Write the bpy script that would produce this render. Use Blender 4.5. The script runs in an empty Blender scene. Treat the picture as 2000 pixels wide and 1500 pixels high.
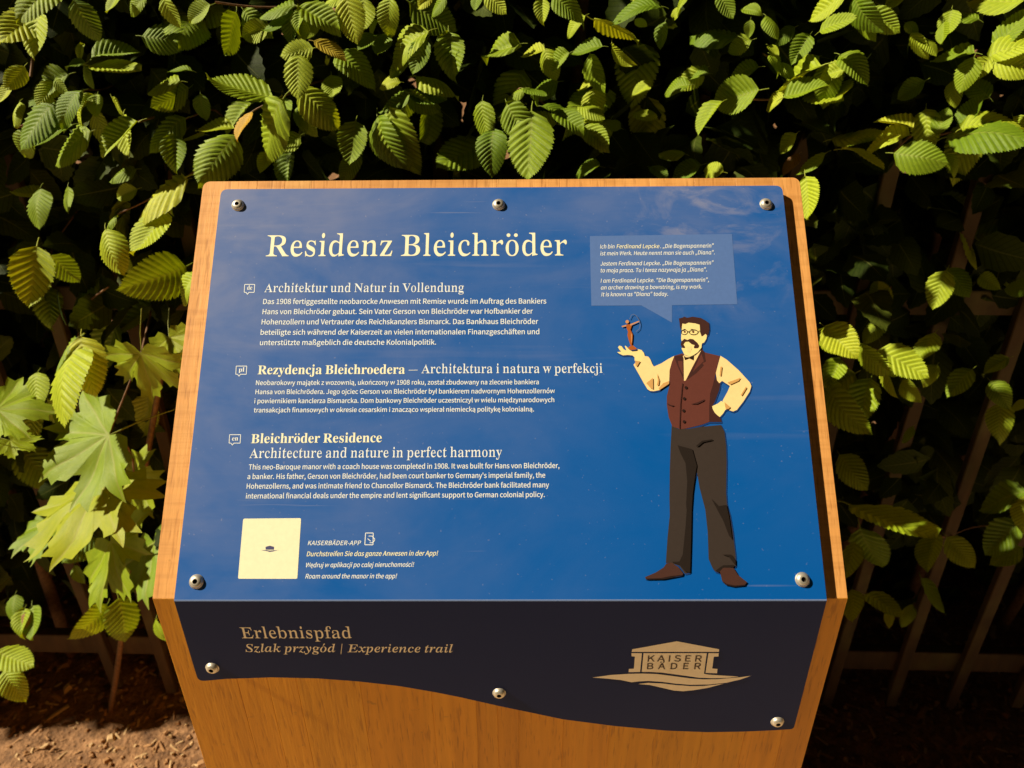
import bpy, bmesh, math, random
from mathutils import Vector, Matrix, noise
from math import radians, sin, cos, pi, sqrt

# ------------------------------------------------------------ camera, sky, lamp light, exposure
scene = bpy.context.scene
col = scene.collection
FZ = 0.864                                   # height of the fold of the lectern
F, PITCH, YAW, ROLL = 1510.2, radians(29.138), radians(.7442), radians(-.5739)
CP = Vector((.0200, -.4923, FZ + .4863))


def cam_axes():
    f = Vector((0, cos(PITCH), -sin(PITCH))); u = Vector((0, sin(PITCH), cos(PITCH))); x = Vector((1, 0, 0))
    Z = Matrix.Rotation(YAW, 3, 'Z')
    f, u, x = Z @ f, Z @ u, Z @ x
    return cos(ROLL) * x + sin(ROLL) * u, -sin(ROLL) * x + cos(ROLL) * u, f


CX, CU, CF = cam_axes()
cd = bpy.data.cameras.new('camera')
cd.sensor_width = 36.0
cd.lens = F / 2000 * 36
cd.clip_start = .02
cd.clip_end = 400
cd.dof.use_dof = True
cd.dof.focus_distance = .74
cd.dof.aperture_fstop = 8.0
cam = bpy.data.objects.new('camera', cd)
cam.matrix_world = Matrix(((CX.x, CU.x, -CF.x, CP.x), (CX.y, CU.y, -CF.y, CP.y), (CX.z, CU.z, -CF.z, CP.z), (0, 0, 0, 1)))
col.objects.link(cam)
scene.camera = cam

world = bpy.data.worlds.new('World')
scene.world = world
world.use_nodes = True
bg = world.node_tree.nodes['Background']
bg.inputs[0].default_value = (1.0, .74, .45, 1)       # street-lit night sky
bg.inputs[1].default_value = .008

LDIR = Vector((-1.42, -.045, 1.36)).normalized()     # towards the street lamp
sun = bpy.data.lights.new('street_light', 'SUN')
sun.energy = 4.6
sun.angle = radians(1.1)
sun.color = (1.0, .87, .62)
so = bpy.data.objects.new('street_light', sun)
so.rotation_euler = LDIR.to_track_quat('Z', 'Y').to_euler()
so.location = LDIR * 6
col.objects.link(so)

scene.view_settings.view_transform = 'Standard'
scene.view_settings.look = 'None'
scene.view_settings.gamma = 1
scene.view_settings.exposure = .85
scene.view_settings.use_curve_mapping = False
random.seed(11)


# ------------------------------------------------------------ helpers
def ray(px, py):
    return (CX * (px - 1000) / F - CU * (py - 750) / F + CF)


def on_plane(px, py, p0, n):
    d = ray(px, py)
    return CP + d * ((p0 - CP).dot(n) / d.dot(n))


def at_y(px, py, y):
    d = ray(px, py)
    return CP + d * ((y - CP.y) / d.y)


def at_z(px, py, z):
    d = ray(px, py)
    return CP + d * ((z - CP.z) / d.z)


def link(o, parent=None, **kw):
    col.objects.link(o)
    if parent:
        o.parent = parent
        if parent.get('_base'):
            pass
    for k, v in kw.items():
        o[k] = v
    return o


ORG = {}


def root(name, loc, label, cat, group=None):
    o = bpy.data.objects.new(name, None)
    o.empty_display_size = .05
    o.location = loc
    col.objects.link(o)
    ORG[o.name] = Vector(loc)
    o['label'] = label
    o['category'] = cat
    if group:
        o['group'] = group
    return o


def world_org(o):
    v = Vector((0, 0, 0))
    while o:
        v += o.location
        o = o.parent
    return v


def mesh_obj(name, verts, faces, mats, parent=None, mi=None, smooth=False, uvs=None):
    """verts in world coordinates; the object's origin is put at its parent's"""
    off = world_org(parent) if parent else Vector((0, 0, 0))
    me = bpy.data.meshes.new(name)
    me.from_pydata([tuple(Vector(v) - off) for v in verts], [], faces)
    if not isinstance(mats, (list, tuple)):
        mats = [mats]
    for m in mats:
        me.materials.append(m)
    if mi:
        me.polygons.foreach_set('material_index', mi)
    if smooth:
        me.polygons.foreach_set('use_smooth', [True] * len(me.polygons))
    me.update()
    o = bpy.data.objects.new(name, me)
    col.objects.link(o)
    if parent:
        o.parent = parent
    return o


def prism(poly, ext):
    """poly: world points in order; extruded by vector ext"""
    n = len(poly)
    v = [Vector(p) for p in poly] + [Vector(p) + ext for p in poly]
    f = [tuple(range(n))[::-1], tuple(range(n, 2 * n))]
    for i in range(n):
        j = (i + 1) % n
        f.append((i, j, n + j, n + i))
    return v, f


def bevel(o, w, seg=1):
    m = o.modifiers.new('bevel', 'BEVEL')
    m.width = w
    m.segments = seg
    m.limit_method = 'ANGLE'
    m.angle_limit = radians(40)
    return o


class NT:
    def __init__(s, name):
        s.m = bpy.data.materials.new(name)
        s.m.use_nodes = True
        s.t = s.m.node_tree
        s.b = s.t.nodes['Principled BSDF']
        s.out = s.t.nodes['Material Output']

    def n(s, typ, **kw):
        nd = s.t.nodes.new(typ)
        for k, v in kw.items():
            if k.startswith('i_'):
                nd.inputs[int(k[2:])].default_value = v
            else:
                setattr(nd, k, v)
        return nd

    def l(s, a, b):
        s.t.links.new(a, b)

    def ramp(s, fac, stops, interp='LINEAR'):
        r = s.n('ShaderNodeValToRGB')
        r.color_ramp.interpolation = interp
        e = r.color_ramp.elements
        while len(e) < len(stops):
            e.new(.5)
        for k, (p, c) in zip(e, stops):
            k.position = p
            k.color = c if len(c) == 4 else (*c, 1)
        s.l(fac, r.inputs[0])
        return r.outputs[0]

    def mix(s, fac, a, b, mode='MIX'):
        m = s.n('ShaderNodeMix', data_type='RGBA', blend_type=mode)
        for sock, v in ((m.inputs[0], fac), (m.inputs[6], a), (m.inputs[7], b)):
            if hasattr(v, 'links'):
                s.l(v, sock)
            else:
                sock.default_value = v if not isinstance(v, tuple) or len(v) == 4 else (*v, 1)
        return m.outputs[2]

    def math(s, op, a, b=0.0, c=None):
        m = s.n('ShaderNodeMath', operation=op)
        for i, v in enumerate((a, b) if c is None else (a, b, c)):
            if hasattr(v, 'links'):
                s.l(v, m.inputs[i])
            else:
                m.inputs[i].default_value = v
        return m.outputs[0]

    def noise(s, vec, scale, detail=3, rough=.5, dist=0):
        k = s.n('ShaderNodeTexNoise')
        k.inputs['Scale'].default_value = scale
        k.inputs['Detail'].default_value = detail
        k.inputs['Roughness'].default_value = rough
        k.inputs['Distortion'].default_value = dist
        if vec is not None:
            s.l(vec, k.inputs['Vector'])
        return k.outputs['Fac']

    def mapping(s, vec, loc=(0, 0, 0), rot=(0, 0, 0), sc=(1, 1, 1)):
        m = s.n('ShaderNodeMapping')
        m.inputs[1].default_value = loc
        m.inputs[2].default_value = rot
        m.inputs[3].default_value = sc
        s.l(vec, m.inputs[0])
        return m.outputs[0]

    def coord(s, k='Object'):
        return s.n('ShaderNodeTexCoord').outputs[k]

    def bump(s, h, strength, dist=.01):
        b = s.n('ShaderNodeBump')
        b.inputs['Strength'].default_value = strength
        b.inputs['Distance'].default_value = dist
        s.l(h, b.inputs['Height'])
        s.l(b.outputs[0], s.b.inputs['Normal'])
        return b


def plain(name, c, rough=.6, metal=0, spec=.3):
    k = NT(name)
    k.b.inputs['Base Color'].default_value = (*c, 1)
    k.b.inputs['Roughness'].default_value = rough
    k.b.inputs['Metallic'].default_value = metal
    k.b.inputs['Specular IOR Level'].default_value = spec
    # very faint print grain so that no print is perfectly even
    f = k.noise(k.coord(), 260, 2)
    k.l(k.mix(1.0, (*c, 1), k.ramp(f, [(.3, (.965, .965, .965)), (.7, (1.02, 1.02, 1.02))]), 'MULTIPLY'), k.b.inputs['Base Color'])
    return k.m


# ------------------------------------------------------------ materials
def oak_mat(name, axis, tone, cross=False):
    k = NT(name)
    co = k.coord()
    rnd = k.n('ShaderNodeObjectInfo').outputs['Random']
    off = k.n('ShaderNodeCombineXYZ')
    k.l(k.math('MULTIPLY', rnd, 7.3), off.inputs[0])
    k.l(k.math('MULTIPLY', rnd, 3.1), off.inputs[2])
    add = k.n('ShaderNodeVectorMath', operation='ADD')
    k.l(co, add.inputs[0]); k.l(off.outputs[0], add.inputs[1])
    v = add.outputs[0]
    rot = (0, 0, 0) if axis == 'z' else (radians(45), 0, 0)
    v = k.mapping(v, rot=rot)
    g = k.mapping(v, sc=(60, 60, 3.0))
    fine = k.mapping(v, sc=(420, 420, 34))
    big = k.noise(g, 1.0, 4, .6, .6)
    fl = k.noise(fine, 1.0, 2, .6)
    ring = k.n('ShaderNodeTexWave', wave_type='BANDS', bands_direction='X')
    ring.inputs['Scale'].default_value = 26
    ring.inputs['Distortion'].default_value = 7
    ring.inputs['Detail'].default_value = 2.5
    ring.inputs['Detail Scale'].default_value = .8
    k.l(k.mapping(v, sc=(1, 1, .10)), ring.inputs[0])
    c0, c1, c2 = tone
    base = k.ramp(big, [(.25, c0), (.5, c1), (.78, c2)])
    base = k.mix(k.math('MULTIPLY', ring.outputs['Fac'], .30), base, c0)
    pores = k.ramp(fl, [(.30, (.62, .55, .48)), (.44, (1, 1, 1)), (.62, (1, 1, 1)), (.8, (1.12, 1.1, 1.05))])
    base = k.mix(.75, base, pores, 'MULTIPLY')
    tint = k.ramp(rnd, [(0, (.86, .80, .74)), (.35, (1.0, .97, .95)), (.7, (1.05, 1.02, 1.0)), (1, (.94, .99, 1.0))])
    base = k.mix(1.0, base, tint, 'MULTIPLY')
    if cross:                              # medullary rays and saw marks running across the stave
        cr = k.noise(k.mapping(v, sc=(8, 8, 130)), 1.0, 3, .6)
        base = k.mix(.6, base, k.ramp(cr, [(.35, (.80, .74, .66)), (.5, (1, 1, 1)), (.68, (1.10, 1.08, 1.04))]), 'MULTIPLY')
    spots = k.noise(k.coord(), 95, 2, .5)
    base = k.mix(k.math('MULTIPLY', k.ramp(spots, [(.70, (0, 0, 0)), (.78, (1, 1, 1))]), .35), base, (.16, .07, .02, 1))
    k.l(base, k.b.inputs['Base Color'])
    k.b.inputs['Roughness'].default_value = .55
    k.b.inputs['Specular IOR Level'].default_value = .3
    k.bump(fl, .35, .0006)
    return k.m


TONE = ((.56, .26, .075), (.66, .325, .10), (.73, .385, .13))
OAK_V = oak_mat('oiled_oak_upright', 'z', ((.56, .235, .006), (.72, .31, .010), (.80, .37, .018)))
OAK_S = oak_mat('oiled_oak_sloped', 's', TONE, True)


def plate_mat(name, base, dust, amt, spec=.14):
    k = NT(name)
    co = k.coord()
    # broad smears of dust, thickest on the left and top right
    sx = k.n('ShaderNodeSeparateXYZ'); k.l(co, sx.inputs[0])
    rot = k.mapping(co, rot=(0, radians(25), 0), sc=(5, 5, 14))
    m1 = k.noise(rot, 1.0, 5, .62, .8)
    m2 = k.noise(k.mapping(co, sc=(9, 9, 9)), 1.0, 4, .6)
    leftw = k.ramp(k.math('MULTIPLY_ADD', sx.outputs[0], -1.2, .28), [(0.1, (.03,) * 3), (.62, (1,) * 3)])
    topw = k.ramp(k.math('MULTIPLY_ADD', sx.outputs[2], 2.6, -2.28), [(0, (.04,) * 3), (.9, (1,) * 3)])
    w = k.math('MULTIPLY', k.math('MAXIMUM', leftw, k.math('MULTIPLY', topw, .55)), k.math('MULTIPLY_ADD', topw, .75, .25))
    a = k.math('MULTIPLY', w, k.ramp(k.math('ADD', k.math('MULTIPLY', m1, .6), k.math('MULTIPLY', m2, .4)), [(.36, (.08,) * 3), (.62, (1,) * 3)]))
    streak = k.ramp(k.noise(k.mapping(co, rot=(0, radians(-38), 0), sc=(3, 30, 60)), 1.0, 3, .6), [(.60, (0,) * 3), (.74, (1,) * 3)])
    sw = k.math('MULTIPLY', streak, k.math('MULTIPLY', topw, .25))
    # a wiped patch near the top right corner
    dv = k.n('ShaderNodeVectorMath', operation='DISTANCE'); dv.inputs[1].default_value = (.20, .10, 1.13); k.l(co, dv.inputs[0])
    patch = k.math('MULTIPLY', k.ramp(dv.outputs['Value'], [(.02, (1,) * 3), (.13, (0,) * 3)]), k.ramp(k.noise(k.mapping(co, rot=(0, radians(-30), 0), sc=(14, 14, 30)), 1.0, 5, .65, 1.2), [(.46, (0,) * 3), (.62, (1,) * 3)]))
    sw = k.math('ADD', sw, k.math('MULTIPLY', patch, .45))
    scr = k.ramp(k.noise(k.mapping(co, rot=(0, radians(33), 0), sc=(9, 9, 420)), 1.0, 2, .5), [(.70, (0,) * 3), (.76, (1,) * 3)])
    scr = k.math('MULTIPLY', scr, k.ramp(k.noise(co, 7, 2), [(.5, (0,) * 3), (.62, (.35,) * 3)]))
    sw = k.math('ADD', sw, scr)
    speck = k.ramp(k.noise(co, 330, 1, .5), [(.74, (0,) * 3), (.80, (1,) * 3)])
    fac = k.math('MULTIPLY', k.math('ADD', k.math('ADD', a, sw), k.math('MULTIPLY', speck, .30)), amt)
    colr = k.mix(fac, (*base, 1), (*dust, 1))
    k.l(colr, k.b.inputs['Base Color'])
    k.l(k.math('MULTIPLY_ADD', m2, .25, .30), k.b.inputs['Roughness'])
    k.b.inputs['Specular IOR Level'].default_value = spec
    k.bump(k.noise(co, 420, 2, .5), .05, .0004)
    return k.m


BLUE = plate_mat('blue_enamel', (.0005, .086, .37), (.36, .34, .42), .62)
SLATE = plate_mat('slate_enamel', (.022, .032, .112), (.16, .17, .20), .05, .04)
EDGE = plain('plate_edge', (.50, .52, .60), .45)
FOLD = plain('worn_fold_highlight', (.16, .24, .50), .4)  # lighter blue paints in the highlight along the worn bend
PRINT = {}


def ink(hexc, kname=None, mul=1.0):
    if hexc not in PRINT:
        c = [int(hexc[i:i + 2], 16) / 255 for i in (0, 2, 4)]
        lin = [(v / 12.92 if v < .04 else ((v + .055) / 1.055) ** 2.4) for v in c]
        PRINT[hexc] = plain(kname or 'print_' + hexc, tuple(min(.85, v * mul) for v in lin), .5)
    return PRINT[hexc]


WHITE = plain('white_print', (.76, .80, .84), .5)
CREAM = plain('cream_print', (.82, .80, .60), .5)
PEACH = plain('peach_print', (.92, .80, .66), .5)

k = NT('stainless_steel')
k.b.inputs['Base Color'].default_value = (.55, .50, .43, 1)
k.b.inputs['Metallic'].default_value = .65
k.b.inputs['Roughness'].default_value = .42
k.bump(k.noise(k.coord(), 1400, 2), .25, .0003)
STEEL = k.m
SOCKET = plain('dark_socket', (.035, .02, .01), .8)  # dark brown colour inside the hex recess


def leaf_mat(name, c_dark, c_mid, c_lite, veins=13.0, hornbeam=True):
    k = NT(name)
    uv = k.coord('UV')
    info = k.n('ShaderNodeObjectInfo').outputs['Random']
    at = k.n('ShaderNodeAttribute', attribute_name='tone').outputs['Fac']
    r = k.math('FRACT', k.math('ADD', info, at))
    s = k.n('ShaderNodeSeparateXYZ'); k.l(uv, s.inputs[0])
    co = k.coord()
    base = k.ramp(r, [(0, c_dark), (.45, c_mid), (.9, c_lite), (1.0, (c_lite[0] * 1.12, c_lite[1] * .98, c_lite[2]))])
    patch = k.noise(k.mapping(uv, sc=(5, 5, 1)), 1.0, 4, .65)
    base = k.mix(.8, base, k.ramp(patch, [(.3, (.80, .84, .75)), (.7, (1.15, 1.10, 1.1))]), 'MULTIPLY')
    spot = k.noise(k.mapping(uv, sc=(9, 22, 1)), 1.0, 2, .5)
    base = k.mix(k.math('MULTIPLY', k.ramp(spot, [(.68, (0,) * 3), (.74, (1,) * 3)]), .45), base, (.12, .07, .012, 1))
    # vein lines: u = distance from the midrib (0..1), v = vein phase
    if hornbeam:
        ph = k.math('FRACT', k.math('MULTIPLY', s.outputs[1], veins))
        d = k.math('ABSOLUTE', k.math('SUBTRACT', ph, .5))
        vein = k.ramp(d, [(0, (.50, .52, .45)), (.16, (1, 1, 1))])
        base = k.mix(.8, base, vein, 'MULTIPLY')
    mid = k.ramp(s.outputs[0], [(0, (1, 1, 1)), (.07, (0, 0, 0))])
    base = k.mix(k.math('MULTIPLY', mid, .30 if hornbeam else .5), base, (.30, .30, .09, 1))
    k.l(base, k.b.inputs['Base Color'])
    k.b.inputs['Roughness'].default_value = .52
    k.b.inputs['Specular IOR Level'].default_value = .28 if c_dark[0] > .1 else .08
    net = k.n('ShaderNodeTexVoronoi', feature='DISTANCE_TO_EDGE')
    net.inputs['Scale'].default_value = 34
    k.l(uv, net.inputs['Vector'])
    k.bump(net.outputs['Distance'], .30, .0012)
    tr = k.n('ShaderNodeBsdfTranslucent')
    k.l(k.mix(1.0, base, (1.5, 1.25, .35, 1), 'MULTIPLY'), tr.inputs[0])
    mx = k.n('ShaderNodeMixShader')
    mx.inputs[0].default_value = .24 if hornbeam else .20
    k.l(k.b.outputs[0], mx.inputs[1]); k.l(tr.outputs[0], mx.inputs[2])
    k.l(mx.outputs[0], k.out.inputs[0])
    return k.m


HORN = leaf_mat('hornbeam_leaf', (.13, .22, .008), (.24, .34, .012), (.40, .49, .026))
HORN_SHADE = leaf_mat('shaded_hornbeam_leaf', (.018, .030, .004), (.030, .048, .006), (.060, .085, .010))  # darker copy of the leaf colour, with the hedge's shade put into it
HORN_Y = leaf_mat('yellowing_leaf', (.40, .31, .03), (.46, .34, .035), (.50, .30, .03))
HORN_B = leaf_mat('browning_leaf', (.22, .13, .04), (.26, .15, .05), (.30, .16, .06))
MAPLE = leaf_mat('maple_leaf', (.15, .24, .006), (.20, .29, .008), (.25, .32, .012), hornbeam=False)

k = NT('twig_bark')
f = k.noise(k.coord(), 150, 3)
k.l(k.ramp(f, [(.3, (.10, .045, .02)), (.7, (.22, .11, .045))]), k.b.inputs['Base Color'])
k.b.inputs['Roughness'].default_value = .75
BARK = k.m

k = NT('weathered_fence_wood')
co = k.coord()
f = k.noise(k.mapping(co, sc=(40, 40, 8)), 1, 4, .6)
f2 = k.noise(co, 12, 3)
c = k.ramp(f, [(.25, (.03, .014, .006)), (.55, (.062, .032, .012)), (.8, (.10, .052, .02))])
c = k.mix(k.ramp(f2, [(.5, (0,) * 3), (.7, (.5,) * 3)]), c, (.11, .10, .03, 1))
k.l(c, k.b.inputs['Base Color'])
k.b.inputs['Roughness'].default_value = .8
k.bump(f, .4, .002)
FENCE = k.m

k = NT('sandy_soil')
co = k.coord()
f = k.noise(co, 30, 6, .65)
f2 = k.noise(co, 150, 3, .6)
vo = k.n('ShaderNodeTexVoronoi'); vo.inputs['Scale'].default_value = 95
k.l(co, vo.inputs['Vector'])
c = k.ramp(f, [(.3, (.09, .04, .016)), (.5, (.21, .105, .045)), (.7, (.36, .19, .09))])
c = k.mix(.6, c, k.ramp(f2, [(.35, (.6, .55, .5)), (.6, (1.1, 1.1, 1.1))]), 'MULTIPLY')
c = k.mix(.5, c, k.ramp(vo.outputs['Distance'], [(.1, (.6, .6, .6)), (.5, (1.15, 1.15, 1.15))]), 'MULTIPLY')
k.l(c, k.b.inputs['Base Color'])
k.b.inputs['Roughness'].default_value = .9
k.bump(k.math('ADD', f2, k.math('MULTIPLY', vo.outputs['Distance'], .6)), .8, .006)
SOIL = k.m

k = NT('bounce_clay_path')  # colour kept bright so that it bounces light upward
co = k.coord()
f = k.noise(co, 3, 6, .65)
f2 = k.noise(co, 220, 3, .6)
c = k.ramp(f, [(.3, (.60, .41, .24)), (.7, (.74, .52, .32))])
c = k.mix(.6, c, k.ramp(f2, [(.35, (.7, .68, .65)), (.6, (1.08, 1.08, 1.08))]), 'MULTIPLY')
k.l(c, k.b.inputs['Base Color'])
k.b.inputs['Roughness'].default_value = .9
k.bump(f2, .6, .004)
BOUNCE_PATH = k.m
LITTER = plain('dry_litter', (.34, .18, .08), .8)
LITTER2 = plain('pale_litter', (.50, .33, .17), .8)
LAWN = plain('dark_filler_lawn', (.035, .05, .015), .9)  # dark colour stands in for ground beyond the lamp's pool of light

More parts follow.
